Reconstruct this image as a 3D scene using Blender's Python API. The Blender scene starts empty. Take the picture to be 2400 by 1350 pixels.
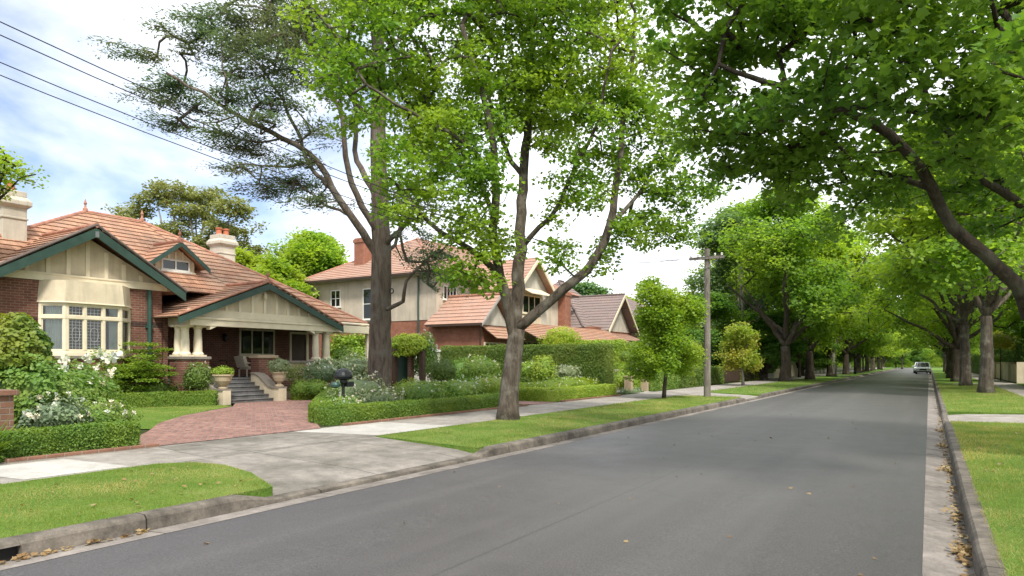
import bpy, math, random
import numpy as np
from mathutils import Vector, Matrix
R = math.radians
V = Vector
C = bpy.context.scene.collection
scene = bpy.context.scene

# ---------------------------------------------------------------- camera
YAW = R(31.43); H = 1.75; FPX = 1600.0; HOR = 848.0
cam = bpy.data.cameras.new('camera')
cam.lens = 24; cam.sensor_width = 36; cam.shift_y = (HOR - 675) / 2400
cam.clip_start = 0.05; cam.clip_end = 3000
co = bpy.data.objects.new('camera', cam); C.objects.link(co)
co.location = (0, 0, H); co.rotation_euler = (R(90), 0, YAW)
scene.camera = co
# ---------------------------------------------------------------- light
SUN_EL = R(52); SUN_DIR = V((0.68, -0.64, 0)).normalized() * math.cos(SUN_EL) + V((0, 0, math.sin(SUN_EL)))
sl = bpy.data.lights.new('sun', 'SUN'); sl.energy = 3.0; sl.angle = R(9.0); sl.color = (1, .955, .88)
so = bpy.data.objects.new('sun', sl); C.objects.link(so)
so.rotation_euler = SUN_DIR.to_track_quat('Z', 'Y').to_euler()
world = bpy.data.worlds.new('World'); scene.world = world; world.use_nodes = True
SKY_STRENGTH = 0.15
def build_world():
    nt = world.node_tree; N = nt.nodes; L = nt.links; N.clear()
    out = N.new('ShaderNodeOutputWorld'); bg = N.new('ShaderNodeBackground')
    sky = N.new('ShaderNodeTexSky'); sky.sky_type = 'NISHITA'; sky.sun_disc = False
    sky.sun_elevation = SUN_EL; sky.sun_rotation = math.atan2(SUN_DIR.x, SUN_DIR.y)
    sky.air_density = 1.0; sky.dust_density = 1.2; sky.ozone_density = 1.0
    tc = N.new('ShaderNodeTexCoord')
    sep = N.new('ShaderNodeSeparateXYZ'); L.new(tc.outputs['Generated'], sep.inputs[0])
    def m(op, a, b=None, c=None, clamp=False):
        n = N.new('ShaderNodeMath'); n.operation = op; n.use_clamp = clamp
        for i, x in enumerate((a, b, c)):
            if x is None: continue
            if isinstance(x, (int, float)): n.inputs[i].default_value = x
            else: L.new(x, n.inputs[i])
        return n.outputs[0]
    zz = m('ADD', m('MAXIMUM', sep.outputs[2], 0.0), 0.35)
    cb = N.new('ShaderNodeCombineXYZ')
    L.new(m('DIVIDE', sep.outputs[0], zz), cb.inputs[0]); L.new(m('DIVIDE', sep.outputs[1], zz), cb.inputs[1])
    L.new(sep.outputs[2], cb.inputs[2])
    mp = N.new('ShaderNodeMapping'); L.new(cb.outputs[0], mp.inputs[0]); mp.inputs['Location'].default_value = (15.5, 8.8, 0)
    nz = N.new('ShaderNodeTexNoise'); nz.inputs['Scale'].default_value = 1.9; nz.inputs['Detail'].default_value = 9
    nz.inputs['Roughness'].default_value = .52; nz.inputs['Distortion'].default_value = .25
    L.new(mp.outputs[0], nz.inputs['Vector'])
    # the weather side: the west holds the open blue, the rest of the sky is closed cloud
    wx, wy = -1.0, -0.3
    side = m('ADD', m('MULTIPLY', sep.outputs[0], wx), m('MULTIPLY', sep.outputs[1], wy))
    cover = m('SUBTRACT', 1.42, m('MULTIPLY', side, 1.5))
    f = m('ADD', m('MULTIPLY', m('SUBTRACT', nz.outputs[0], .5), 3.4), cover)
    f = m('MULTIPLY', f, 1.0, clamp=True)
    sm = m('SMOOTH_MIN', f, 1.0, .3)
    cl = N.new('ShaderNodeMix'); cl.data_type = 'RGBA'
    L.new(m('MULTIPLY', sm, 1.0, clamp=True), cl.inputs[0])
    hs = N.new('ShaderNodeMix'); hs.data_type = 'RGBA'; hs.blend_type = 'MULTIPLY'; hs.inputs[0].default_value = 1
    L.new(sky.outputs[0], hs.inputs[6]); hs.inputs[7].default_value = (.88, .82, .90, 1)
    L.new(hs.outputs[2], cl.inputs[6])
    nz2 = N.new('ShaderNodeTexNoise'); nz2.inputs['Scale'].default_value = 3.2; nz2.inputs['Detail'].default_value = 6
    L.new(mp.outputs[0], nz2.inputs['Vector'])
    cc = N.new('ShaderNodeMix'); cc.data_type = 'RGBA'
    L.new(nz2.outputs[0], cc.inputs[0])
    cc.inputs[6].default_value = (5.9, 6.15, 6.5, 1); cc.inputs[7].default_value = (7.9, 7.95, 8.0, 1)
    L.new(cc.outputs[2], cl.inputs[7])
    L.new(cl.outputs[2], bg.inputs[0]); bg.inputs[1].default_value = SKY_STRENGTH
    L.new(bg.outputs[0], out.inputs[0])
build_world()
vs = scene.view_settings; vs.view_transform = 'Standard'; vs.look = 'None'; vs.exposure = 0.75; vs.gamma = 1
scene.cycles.max_bounces = 12; scene.cycles.diffuse_bounces = 8; scene.cycles.transparent_max_bounces = 12
scene.cycles.transmission_bounces = 8

# ---------------------------------------------------------------- survey helpers
SY, CY = math.sin(YAW), math.cos(YAW)
def D(px, py):
    u = (px - 1200) / FPX; v = (HOR - py) / FPX
    return V((-SY + u * CY, CY + u * SY, v))
def G(px, py, z=.2):
    d = D(px, py); return V((0, 0, H)) + d * ((z - H) / d.z)
def PX(px, py, X):
    d = D(px, py); return V((0, 0, H)) + d * (X / d.x)
def PT(px, py, t): return V((0, 0, H)) + D(px, py) * t

# ---------------------------------------------------------------- materials
MATS = {}
class NB:
    def __init__(s, name):
        s.m = bpy.data.materials.new(name); s.m.use_nodes = True
        s.nt = s.m.node_tree; s.N = s.nt.nodes; s.L = s.nt.links
        s.b = s.N['Principled BSDF']; s.out = s.N['Material Output']
        s._co = None
    def set(s, node, key, x):
        inp = node.inputs[key]
        if isinstance(x, bpy.types.NodeSocket): s.L.new(x, inp)
        elif isinstance(x, (tuple, list)) and len(x) == 3 and inp.type == 'RGBA': inp.default_value = (*x, 1)
        else: inp.default_value = x
    def coord(s, kind='Object'):
        if s._co is None: s._co = s.N.new('ShaderNodeTexCoord')
        return s._co.outputs[kind]
    def mapping(s, scale=(1, 1, 1), loc=(0, 0, 0), kind='Object', vec=None):
        n = s.N.new('ShaderNodeMapping'); s.L.new(vec or s.coord(kind), n.inputs[0])
        n.inputs['Scale'].default_value = scale; n.inputs['Location'].default_value = loc
        return n.outputs[0]
    def noise(s, scale, detail=4, rough=.55, vec=None, out=0, dist=0):
        n = s.N.new('ShaderNodeTexNoise'); s.L.new(vec or s.coord(), n.inputs['Vector'])
        n.inputs['Scale'].default_value = scale; n.inputs['Detail'].default_value = detail
        n.inputs['Roughness'].default_value = rough; n.inputs['Distortion'].default_value = dist
        return n.outputs[out]
    def ramp(s, f, stops):
        n = s.N.new('ShaderNodeValToRGB'); s.L.new(f, n.inputs[0])
        e = n.color_ramp.elements
        while len(e) < len(stops): e.new(.5)
        for i, (p, c) in enumerate(stops):
            e[i].position = p
            e[i].color = (*c, 1) if isinstance(c, (tuple, list)) else (c, c, c, 1)
        return n.outputs[0]
    def mix(s, f, a, b, mode='MIX'):
        n = s.N.new('ShaderNodeMix'); n.data_type = 'RGBA'; n.blend_type = mode
        s.set(n, 0, f); s.set(n, 6, a); s.set(n, 7, b); return n.outputs[2]
    def math(s, op, a, b=0.0, clamp=False):
        n = s.N.new('ShaderNodeMath'); n.operation = op; n.use_clamp = clamp
        s.set(n, 0, a); s.set(n, 1, b); return n.outputs[0]
    def bump(s, h, strength=.3, dist=.02):
        n = s.N.new('ShaderNodeBump'); s.L.new(h, n.inputs['Height'])
        n.inputs['Strength'].default_value = strength; n.inputs['Distance'].default_value = dist
        s.L.new(n.outputs[0], s.b.inputs['Normal']); return n.outputs[0]
    def done(s, col=None, rough=None, key=None, spec=None, metal=None):
        if col is not None: s.set(s.b, 'Base Color', col)
        if rough is not None: s.set(s.b, 'Roughness', rough)
        if spec is not None: s.set(s.b, 'Specular IOR Level', spec)
        if metal is not None: s.set(s.b, 'Metallic', metal)
        MATS[s.m.name] = s.m; return s.m

def mat_paint(name, col, rough=.55, var=.12, spec=.4, metal=0.0):
    n = NB(name)
    f = n.noise(3.0, 6); g = n.noise(40, 3)
    c = n.mix(n.ramp(f, [(.3, 0.0), (.75, 1.0)]), tuple(x * (1 - var) for x in col), tuple(min(1, x * (1 + var * .5)) for x in col))
    n.bump(g, .12, .004)
    return n.done(c, rough, spec=spec, metal=metal)
mat_paint('cream_paint', (.72, .635, .465)); mat_paint('white_paint', (.72, .70, .64)); mat_paint('green_paint', (.036, .075, .058), .5, .25)
mat_paint('dark_timber', (.06, .035, .022), .6, .3); mat_paint('black_metal', (.012, .014, .015), .35); mat_paint('dark_green_metal', (.03, .075, .06), .4)
mat_paint('grey_metal', (.35, .36, .36), .35, metal=.7); mat_paint('rubber', (.015, .015, .016), .8)
mat_paint('car_paint', (.8, .82, .84), .25, .03, metal=.0); mat_paint('dark_plastic', (.02, .02, .022), .5)
mat_paint('lamp_glass', (.7, .7, .68), .15, .02); mat_paint('chair_fabric', (.5, .44, .34), .8); mat_paint('bargeboard_grey', (.33, .31, .28))
mat_paint('curtain', (.55, .58, .55), .9, .2); mat_paint('lead', (.42, .43, .42), .4, metal=.3); mat_paint('plate_yellow', (.6, .5, .12), .4)

def m_stucco(name, col, sc=60, var=.2):
    n = NB(name)
    f = n.noise(1.3, 6, .6); g = n.noise(sc, 4, .6)
    st = n.noise(1.0, 5, .6, vec=n.mapping((3.5, 3.5, .35)))
    c = n.mix(n.ramp(f, [(.3, 0.0), (.7, 1.0)]), tuple(x * (1 - var) for x in col), tuple(x * 1.06 for x in col))
    c = n.mix(n.math('MULTIPLY', n.ramp(st, [(.5, 0.0), (.72, 1.0)]), .5), c, tuple(x * .55 for x in col))
    c = n.mix(.25, c, n.ramp(g, [(.3, .35), (.7, 1.0)]), 'MULTIPLY')
    n.bump(g, .6, .02)
    return n.done(c, .9, spec=.2)
m_stucco('stucco_cream', (.70, .60, .43)); m_stucco('stucco_grey', (.56, .48, .375), 45); m_stucco('stucco_white', (.56, .52, .44))
m_stucco('chimney_render', (.62, .56, .46)); m_stucco('sandstone', (.48, .37, .25), 30); m_stucco('pot_stone', (.50, .40, .27), 40)
m_stucco('cap_stone', (.26, .225, .185), 40)

def m_brick(name, c1, c2, mortar, bw=.24, bh=.086, plane='wall', rot=0, msize=.012, bumpd=.012):
    n = NB(name)
    s_ = n.N.new('ShaderNodeSeparateXYZ'); n.L.new(n.coord(), s_.inputs[0])
    cb = n.N.new('ShaderNodeCombineXYZ')
    if plane == 'wall':
        n.L.new(n.math('ADD', s_.outputs[0], s_.outputs[1]), cb.inputs[0]); n.L.new(s_.outputs[2], cb.inputs[1])
    else:
        n.L.new(s_.outputs[0], cb.inputs[0]); n.L.new(s_.outputs[1], cb.inputs[1])
    mp = n.N.new('ShaderNodeMapping'); n.L.new(cb.outputs[0], mp.inputs[0]); mp.inputs['Rotation'].default_value = (0, 0, R(rot))
    br = n.N.new('ShaderNodeTexBrick'); n.L.new(mp.outputs[0], br.inputs[0])
    br.inputs['Scale'].default_value = 1; br.inputs['Brick Width'].default_value = bw; br.inputs['Row Height'].default_value = bh
    br.inputs['Mortar Size'].default_value = msize; br.inputs['Mortar Smooth'].default_value = .3; br.inputs['Bias'].default_value = 0
    n.set(br, 'Color1', c1); n.set(br, 'Color2', c2); n.set(br, 'Mortar', mortar)
    f = n.noise(.9, 6, .65); g = n.noise(50, 3)
    c = n.mix(n.ramp(f, [(.35, 0.0), (.7, .6)]), br.outputs[0], tuple(x * .5 for x in c1))
    c = n.mix(.7, c, n.ramp(n.noise(3.2, 4, .7), [(.3, .7), (.7, 1.2)]), 'MULTIPLY')
    c = n.mix(.4, c, n.ramp(g, [(.25, .5), (.75, 1.0)]), 'MULTIPLY')
    h = n.math('ADD', n.math('MULTIPLY', br.outputs['Fac'], -1.0), n.math('MULTIPLY', g, .35))
    n.bump(h, .8, bumpd)
    return n.done(c, .88, spec=.25)
m_brick('brick_red', (.26, .105, .068), (.175, .070, .05), (.32, .26, .21), msize=.010)
m_brick('brick_dark', (.085, .04, .032), (.06, .03, .026), (.14, .11, .09), msize=.010)
m_brick('brick_orange', (.38, .135, .075), (.30, .10, .06), (.38, .26, .19))
m_brick('brick_brown', (.24, .125, .08), (.30, .15, .10), (.30, .25, .2), bw=.27, bh=.10)
m_brick('brick_paving', (.40, .215, .17), (.22, .12, .105), (.30, .22, .185), bw=.23, bh=.115, plane='floor', rot=38, msize=.014, bumpd=.008)

def m_tile(name, c1, c2, c3):
    n = NB(name)
    uv = n.coord('UV')
    br = n.N.new('ShaderNodeTexBrick'); n.L.new(uv, br.inputs[0]); br.offset = 0
    br.inputs['Scale'].default_value = 1; br.inputs['Brick Width'].default_value = .24; br.inputs['Row Height'].default_value = .33
    br.inputs['Mortar Size'].default_value = .012; br.inputs['Mortar Smooth'].default_value = .6
    n.set(br, 'Color1', c1); n.set(br, 'Color2', c2); n.set(br, 'Mortar', tuple(x * .45 for x in c1))
    f = n.noise(.55, 6, .7); g = n.noise(9, 4)
    c = n.mix(n.ramp(f, [(.38, 0.0), (.66, .85)]), br.outputs[0], c3)
    c = n.mix(n.math('MULTIPLY', n.ramp(g, [(.5, 0.0), (.8, 1.0)]), .5), c, tuple(x * .4 for x in c3))
    s_ = n.N.new('ShaderNodeSeparateXYZ'); n.L.new(uv, s_.inputs[0])
    w = n.math('SINE', n.math('MULTIPLY', s_.outputs[0], 2 * math.pi / .12))
    h = n.math('ADD', n.math('MULTIPLY', w, .5), n.math('MULTIPLY', g, .5))
    n.bump(h, .6, .02)
    return n.done(c, .8, spec=.25)
m_tile('tile_terracotta', (.49, .265, .16), (.34, .165, .105), (.33, .225, .16))
m_tile('tile_red', (.46, .17, .10), (.38, .13, .085), (.36, .19, .14))
m_tile('tile_orange', (.46, .275, .195), (.40, .225, .16), (.38, .26, .205))
m_tile('tile_grey', (.27, .20, .175), (.23, .17, .155), (.20, .165, .15))
mat_paint('ridge_terracotta', (.40, .19, .125), .75, .35); mat_paint('pot_terracotta', (.45, .14, .07), .75, .25)

def m_glass():
    n = NB('window_glass')
    n.N.remove(n.b)
    tr = n.N.new('ShaderNodeBsdfTransparent'); tr.inputs[0].default_value = (.75, .8, .78, 1)
    gl = n.N.new('ShaderNodeBsdfGlossy'); gl.inputs[1].default_value = .06
    fr = n.N.new('ShaderNodeFresnel'); fr.inputs[0].default_value = 1.5
    ad = n.math('ADD', n.math('MULTIPLY', fr.outputs[0], .8), .05)
    mx = n.N.new('ShaderNodeMixShader'); n.L.new(ad, mx.inputs[0]); n.L.new(tr.outputs[0], mx.inputs[1]); n.L.new(gl.outputs[0], mx.inputs[2])
    n.L.new(mx.outputs[0], n.out.inputs[0]); MATS['window_glass'] = n.m
m_glass()
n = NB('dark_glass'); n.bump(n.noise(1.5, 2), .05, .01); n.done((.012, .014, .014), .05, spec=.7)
n = NB('shade_black'); n.done((.012, .011, .01), .9)  # near-black colour standing in for the darkness inside openings

def m_asphalt():
    n = NB('asphalt')
    big = n.noise(.12, 5, .55, vec=n.mapping((1.6, .35, 1)))
    mid = n.noise(1.6, 6, .6); fine = n.noise(60, 3, .75); f2 = n.noise(260, 2, .6)
    c = n.ramp(big, [(.3, (.055, .0505, .049)), (.7, (.080, .074, .071))])
    c = n.mix(.5, c, n.ramp(mid, [(.3, .72), (.75, 1.12)]), 'MULTIPLY')
    c = n.mix(.9, c, n.ramp(fine, [(.34, .35), (.5, .95), (.66, 1.75)]), 'MULTIPLY')
    ol = n.ramp(n.noise(.55, 5, .7, vec=n.mapping((1, 1, 1), (9, 4, 0))), [(.60, 0.0), (.72, .5)]); c = n.mix(ol, c, (.05, .048, .047))
    wv = n.noise(.35, 4, .6, vec=n.mapping((3.0, .12, 1), (3, 0, 0)))
    c = n.mix(n.math('MULTIPLY', n.ramp(wv, [(.5, 0.0), (.7, 1.0)]), .25), c, (.14, .132, .125))
    vo = n.N.new('ShaderNodeTexVoronoi'); vo.feature = 'DISTANCE_TO_EDGE'; vo.inputs['Scale'].default_value = .23
    vn = n.mix(.28, n.coord(), n.noise(1.1, 5, .6, out=1)); n.L.new(vn, vo.inputs['Vector'])
    crk = n.ramp(vo.outputs[0], [(0.0, 1.0), (.0035, 0.0)])
    msk = n.ramp(n.noise(.3, 3), [(.46, 0.0), (.56, .4)])
    sx = n.N.new('ShaderNodeSeparateXYZ'); n.L.new(n.mix(.02, n.coord(), n.noise(.8, 5, .6, out=1)), sx.inputs[0])
    seam = n.math('LESS_THAN', n.math('ABSOLUTE', n.math('ADD', sx.outputs[0], 3.25)), .012)
    c = n.mix(n.math('MULTIPLY', seam, .55), c, (.03, .03, .03))
    ed = n.math('GREATER_THAN', sx.outputs[0], -.42); c = n.mix(n.math('MULTIPLY', ed, .18), c, (.045, .043, .042))
    c = n.mix(n.math('MULTIPLY', crk, msk), c, (.03, .03, .03))
    n.bump(n.math('ADD', fine, f2), .35, .004)
    n.done(c, n.ramp(mid, [(.2, .46), (.8, .6)]), spec=.6)
m_asphalt()
def m_conc(name, col, dark, joint=None, stain=.6, sc=1.3):
    n = NB(name)
    a = n.noise(sc, 7, .65); b = n.noise(45, 4, .7); d = n.noise(sc * 4.5, 5, .6)
    c = n.mix(n.ramp(a, [(.36, 0.0), (.64, 1.0)]), dark, col)
    c = n.mix(stain, c, n.ramp(d, [(.35, .62), (.65, 1.05)]), 'MULTIPLY')
    c = n.mix(.55, c, n.ramp(b, [(.3, .6), (.7, 1.25)]), 'MULTIPLY')
    if joint:
        s_ = n.N.new('ShaderNodeSeparateXYZ'); n.L.new(n.coord(), s_.inputs[0])
        fr = n.math('FRACT', n.math('ADD', n.math('DIVIDE', s_.outputs[1], joint), 50.3))
        ln = n.math('LESS_THAN', fr, .016 / joint)
        c = n.mix(ln, c, tuple(x * .22 for x in dark))
    n.bump(n.math('ADD', b, n.math('MULTIPLY', d, .6)), .5, .01)
    n.done(c, .9, spec=.3)
m_conc('kerb_concrete', (.22, .19, .155), (.085, .074, .06), 2.4, .8, 1.9)
m_conc('gutter_concrete', (.30, .265, .235), (.17, .15, .13), 2.4, .7)
m_conc('path_concrete', (.36, .33, .29), (.24, .215, .185), 1.5, .5)
m_conc('path_new', (.50, .48, .44), (.40, .38, .34), None, .3)
m_conc('apron_concrete', (.31, .28, .245), (.165, .15, .125), 2.1, .7, .9)
m_conc('step_stone', (.20, .195, .19), (.12, .118, .115), None, .5, 2.5)

def m_ground(name, stops, sc=.35, fine=True):
    n = NB(name)
    a = n.noise(sc, 7, .65); b = n.noise(28, 4, .8)
    c = n.ramp(a, stops)
    c = n.mix(.75, c, n.ramp(b, [(.3, .45), (.7, 1.45)]), 'MULTIPLY')
    n.bump(b, .8, .04)
    n.done(c, .95, spec=.1)
m_ground('grass_ground', [(.3, (.075, .15, .025)), (.5, (.115, .20, .032)), (.62, (.15, .22, .045)), (.75, (.22, .24, .08))], 1.1)
m_ground('garden_soil', [(.3, (.035, .03, .018)), (.55, (.05, .07, .022)), (.75, (.075, .06, .035))], .8)
m_ground('far_ground', [(.3, (.05, .09, .02)), (.7, (.09, .13, .035))], .05)
m_ground('mulch', [(.3, (.07, .035, .022)), (.7, (.14, .07, .045))], 3)

def m_leaf(name, c1, c2, c3=None, trans=.38, clump=.5, rough=.5, tcol=None, back=1.0):
    n = NB(name)
    k_ = 1.22 if name[:4] == 'leaf' else 1.0
    c1 = tuple(x * k_ for x in c1); c2 = tuple(x * k_ for x in c2); c3 = c3 and tuple(x * k_ for x in c3)
    ge = n.N.new('ShaderNodeNewGeometry')
    rnd = ge.outputs['Random Per Island']
    cl = n.noise(clump, 3, .5)
    c = n.mix(rnd, c1, c2)
    if c3: c = n.mix(n.ramp(cl, [(.42, 0.0), (.66, .85)]), c, c3)
    oi = n.N.new('ShaderNodeObjectInfo')
    c = n.mix(1.0, c, n.ramp(oi.outputs['Random'], [(0, (.78, .86, .9)), (1, (1.18, 1.08, .95))]), 'MULTIPLY')
    n.set(n.b, 'Base Color', c); n.b.inputs['Roughness'].default_value = rough; n.b.inputs['Specular IOR Level'].default_value = .35
    tr = n.N.new('ShaderNodeBsdfTranslucent')
    hv = n.mix(1.0, c, tcol or (1.5, 1.45, .6), 'MULTIPLY'); n.L.new(hv, tr.inputs[0])
    mx = n.N.new('ShaderNodeMixShader'); mx.inputs[0].default_value = trans
    n.L.new(n.b.outputs[0], mx.inputs[1]); n.L.new(tr.outputs[0], mx.inputs[2]); n.L.new(mx.outputs[0], n.out.inputs[0])
    MATS[name] = n.m
m_leaf('leaf_plane', (.085, .19, .03), (.15, .265, .035), (.21, .31, .04), .5)
m_leaf('leaf_dark', (.065, .15, .03), (.12, .225, .035), (.16, .26, .04), .52)
m_leaf('leaf_street', (.125, .24, .04), (.20, .32, .045), (.30, .39, .055), .62, .25)
m_leaf('leaf_lime', (.15, .26, .03), (.24, .33, .035), (.30, .36, .05), .5)
m_leaf('leaf_rust', (.17, .27, .045), (.24, .31, .05), (.34, .27, .055), .5, .6)
m_leaf('leaf_euc', (.17, .20, .08), (.25, .26, .11), (.21, .24, .09), .35, .2)
m_leaf('leaf_cedar', (.085, .14, .095), (.13, .19, .13), (.17, .17, .12), .4, .35)
m_leaf('leaf_bluegreen', (.10, .18, .08), (.16, .25, .12), (.14, .24, .09), .45)
m_leaf('leaf_box', (.08, .155, .022), (.14, .22, .03), (.18, .25, .035), .35, 1.2)
m_leaf('leaf_boxbright', (.15, .25, .03), (.22, .32, .04), (.27, .34, .05), .3, 1.2)
m_leaf('leaf_hedge', (.065, .125, .025), (.11, .17, .03), (.13, .18, .035), .3, .8)
m_leaf('leaf_shrub', (.08, .17, .03), (.14, .24, .04), (.20, .27, .06), .35, 1.5)
m_leaf('leaf_grey', (.14, .19, .11), (.22, .27, .16), (.18, .24, .10), .3, 1.5)
m_leaf('leaf_glossy', (.06, .13, .02), (.12, .20, .025), (.30, .29, .035), .35, 1.0)
m_leaf('leaf_maple_bush', (.10, .19, .03), (.19, .27, .04), (.13, .22, .03), .45, 1.5)
m_leaf('petal', (.72, .72, .62), (.80, .78, .70), None, .3, tcol=(1, 1, .9))
m_leaf('petal_pink', (.72, .60, .54), (.78, .70, .60), None, .3, tcol=(1, 1, .9))
m_leaf('grass_blade', (.13, .20, .035), (.23, .29, .06), (.42, .37, .16), .4, .95)
m_leaf('dry_leaf', (.28, .18, .08), (.42, .33, .18), (.20, .11, .05), .2, 3)
def m_bark(name, c1, c2, c3, sc=1):
    n = NB(name)
    v = n.mapping((9 * sc, 9 * sc, 1.6 * sc))
    a = n.noise(1.0, 8, .7, vec=v, dist=.6); b = n.noise(2.2 * sc, 5, .6); g = n.noise(60, 3)
    c = n.ramp(a, [(.28, tuple(x * .35 for x in c1)), (.45, c1), (.68, c2)])
    c = n.mix(n.ramp(b, [(.5, 0.0), (.68, .8)]), c, c3)
    n.bump(n.math('ADD', a, n.math('MULTIPLY', g, .3)), 1.0, .08)
    n.done(c, .9, spec=.2)
m_bark('bark_plane', (.085, .067, .05), (.165, .14, .11), (.24, .22, .18))
m_bark('bark_cedar', (.12, .092, .072), (.23, .185, .15), (.19, .17, .145), .9)
m_bark('bark_dark', (.06, .045, .034), (.11, .085, .062), (.13, .12, .09))
m_bark('bark_pale', (.24, .215, .18), (.34, .32, .28), (.17, .15, .12))
m_bark('pole_timber', (.19, .165, .14), (.29, .26, .225), (.16, .14, .12), .7)

# ---------------------------------------------------------------- object helpers
def tag(o, label=None, cat=None, group=None, kind=None):
    if label: o['label'] = label
    if cat: o['category'] = cat
    if group: o['group'] = group
    if kind: o['kind'] = kind
    return o
def thing(name, label, cat, loc=(0, 0, 0), group=None):
    o = bpy.data.objects.new(name, None); C.objects.link(o); o.location = loc; o.empty_display_size = .2
    return tag(o, label, cat, group)
def link_mesh(name, me, mat, parent=None):
    o = bpy.data.objects.new(name, me); C.objects.link(o)
    if mat is not None and not me.materials:
        for m_ in (mat if isinstance(mat, (list, tuple)) else [mat]): me.materials.append(MATS[m_] if isinstance(m_, str) else m_)
    if parent is not None:
        o.parent = parent
        if parent.type == 'EMPTY': o.location = -V(parent.location)
    return o
class MB:
    def __init__(s): s.v = []; s.f = []; s.uv = {}; s.mi = {}; s.cur = 0
    def face(s, pts, uv=None):
        i = len(s.v); s.v += [tuple(p) for p in pts]; s.f.append(tuple(range(i, i + len(pts))))
        if uv: s.uv[len(s.f) - 1] = uv
        if s.cur: s.mi[len(s.f) - 1] = s.cur
        return s
    def hexa(s, p):
        i = len(s.v); s.v += [tuple(q) for q in p]
        for a in ((0, 3, 2, 1), (4, 5, 6, 7), (0, 1, 5, 4), (1, 2, 6, 5), (2, 3, 7, 6), (3, 0, 4, 7)):
            s.f.append(tuple(i + k for k in a))
            if s.cur: s.mi[len(s.f) - 1] = s.cur
        return s
    def box(s, x0, x1, y0, y1, z0, z1):
        x0, x1 = sorted((x0, x1)); y0, y1 = sorted((y0, y1)); z0, z1 = sorted((z0, z1))
        return s.hexa([(x0, y0, z0), (x1, y0, z0), (x1, y1, z0), (x0, y1, z0), (x0, y0, z1), (x1, y0, z1), (x1, y1, z1), (x0, y1, z1)])
    def beam(s, a, b, w, h, up=V((0, 0, 1))):
        a = V(a); b = V(b); d = (b - a).normalized(); x = d.cross(up).normalized() * (w / 2); y = x.cross(d).normalized() * (h / 2)
        return s.hexa([a - x - y, a + x - y, b + x - y, b - x - y, a - x + y, a + x + y, b + x + y, b - x + y])
    def prism(s, poly, off):
        off = V(off); n_ = len(poly); i = len(s.v)
        s.v += [tuple(p) for p in poly] + [tuple(V(p) + off) for p in poly]
        fs = [tuple(i + k for k in range(n_)), tuple(i + n_ + k for k in reversed(range(n_)))]
        fs += [(i + k, i + n_ + k, i + n_ + (k + 1) % n_, i + (k + 1) % n_) for k in range(n_)]
        for f in fs:
            s.f.append(f)
            if s.cur: s.mi[len(s.f) - 1] = s.cur
        return s
    def tube(s, pts, rad, n=8, cap=True, jit=0, seed=0):
        rg = random.Random(seed)
        pts = [V(p) for p in pts]
        if not hasattr(rad, '__len__'): rad = [rad] * len(pts)
        i0 = len(s.v); t0 = (pts[1] - pts[0]).normalized()
        x = t0.orthogonal().normalized()
        for k, p in enumerate(pts):
            t = (pts[min(k + 1, len(pts) - 1)] - pts[max(k - 1, 0)]).normalized()
            x = (x - t * x.dot(t)).normalized(); y = t.cross(x)
            for j in range(n):
                a = 2 * math.pi * j / n; rr = rad[k] * (1 + rg.uniform(-jit, jit))
                s.v.append(tuple(p + (x * math.cos(a) + y * math.sin(a)) * rr))
        for k in range(len(pts) - 1):
            for j in range(n):
                a = i0 + k * n + j; b = i0 + k * n + (j + 1) % n
                s.f.append((a, b, b + n, a + n))
        if cap:
            s.f.append(tuple(i0 + j for j in reversed(range(n)))); e = i0 + (len(pts) - 1) * n; s.f.append(tuple(e + j for j in range(n)))
        return s
    def lathe(s, c, prof, n=20):
        c = V(c)
        i0 = len(s.v)
        for r, z in prof:
            for j in range(n):
                a = 2 * math.pi * j / n; s.v.append((c.x + r * math.cos(a), c.y + r * math.sin(a), c.z + z))
        for k in range(len(prof) - 1):
            for j in range(n):
                a = i0 + k * n + j; b = i0 + k * n + (j + 1) % n
                s.f.append((a, b, b + n, a + n))
        s.f.append(tuple(i0 + j for j in reversed(range(n)))); e = i0 + (len(prof) - 1) * n; s.f.append(tuple(e + j for j in range(n)))
        return s
    def build(s, name, mat, parent=None, smooth=False, bevel=0):
        me = bpy.data.meshes.new(name); me.from_pydata(s.v, [], s.f)
        if s.uv:
            ul = me.uv_layers.new(name='UVMap')
            for fi, uv in s.uv.items():
                for k, li in enumerate(me.polygons[fi].loop_indices): ul.data[li].uv = uv[k]
        o = link_mesh(name, me, mat, parent)
        for fi, m_ in s.mi.items(): me.polygons[fi].material_index = m_
        if smooth: me.polygons.foreach_set('use_smooth', [True] * len(me.polygons))
        if bevel:
            bv = o.modifiers.new('bevel', 'BEVEL'); bv.width = bevel; bv.segments = 2; bv.limit_method = 'ANGLE'; bv.angle_limit = R(40)
        me.update()
        return o
def clip(poly, f):
    out = []
    for i in range(len(poly)):
        a, b = poly[i], poly[(i + 1) % len(poly)]; fa, fb = f(a), f(b)
        if fa >= 0: out.append(a)
        if (fa >= 0) != (fb >= 0): out.append(a + (b - a) * (fa / (fa - fb)))
    return out
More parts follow.
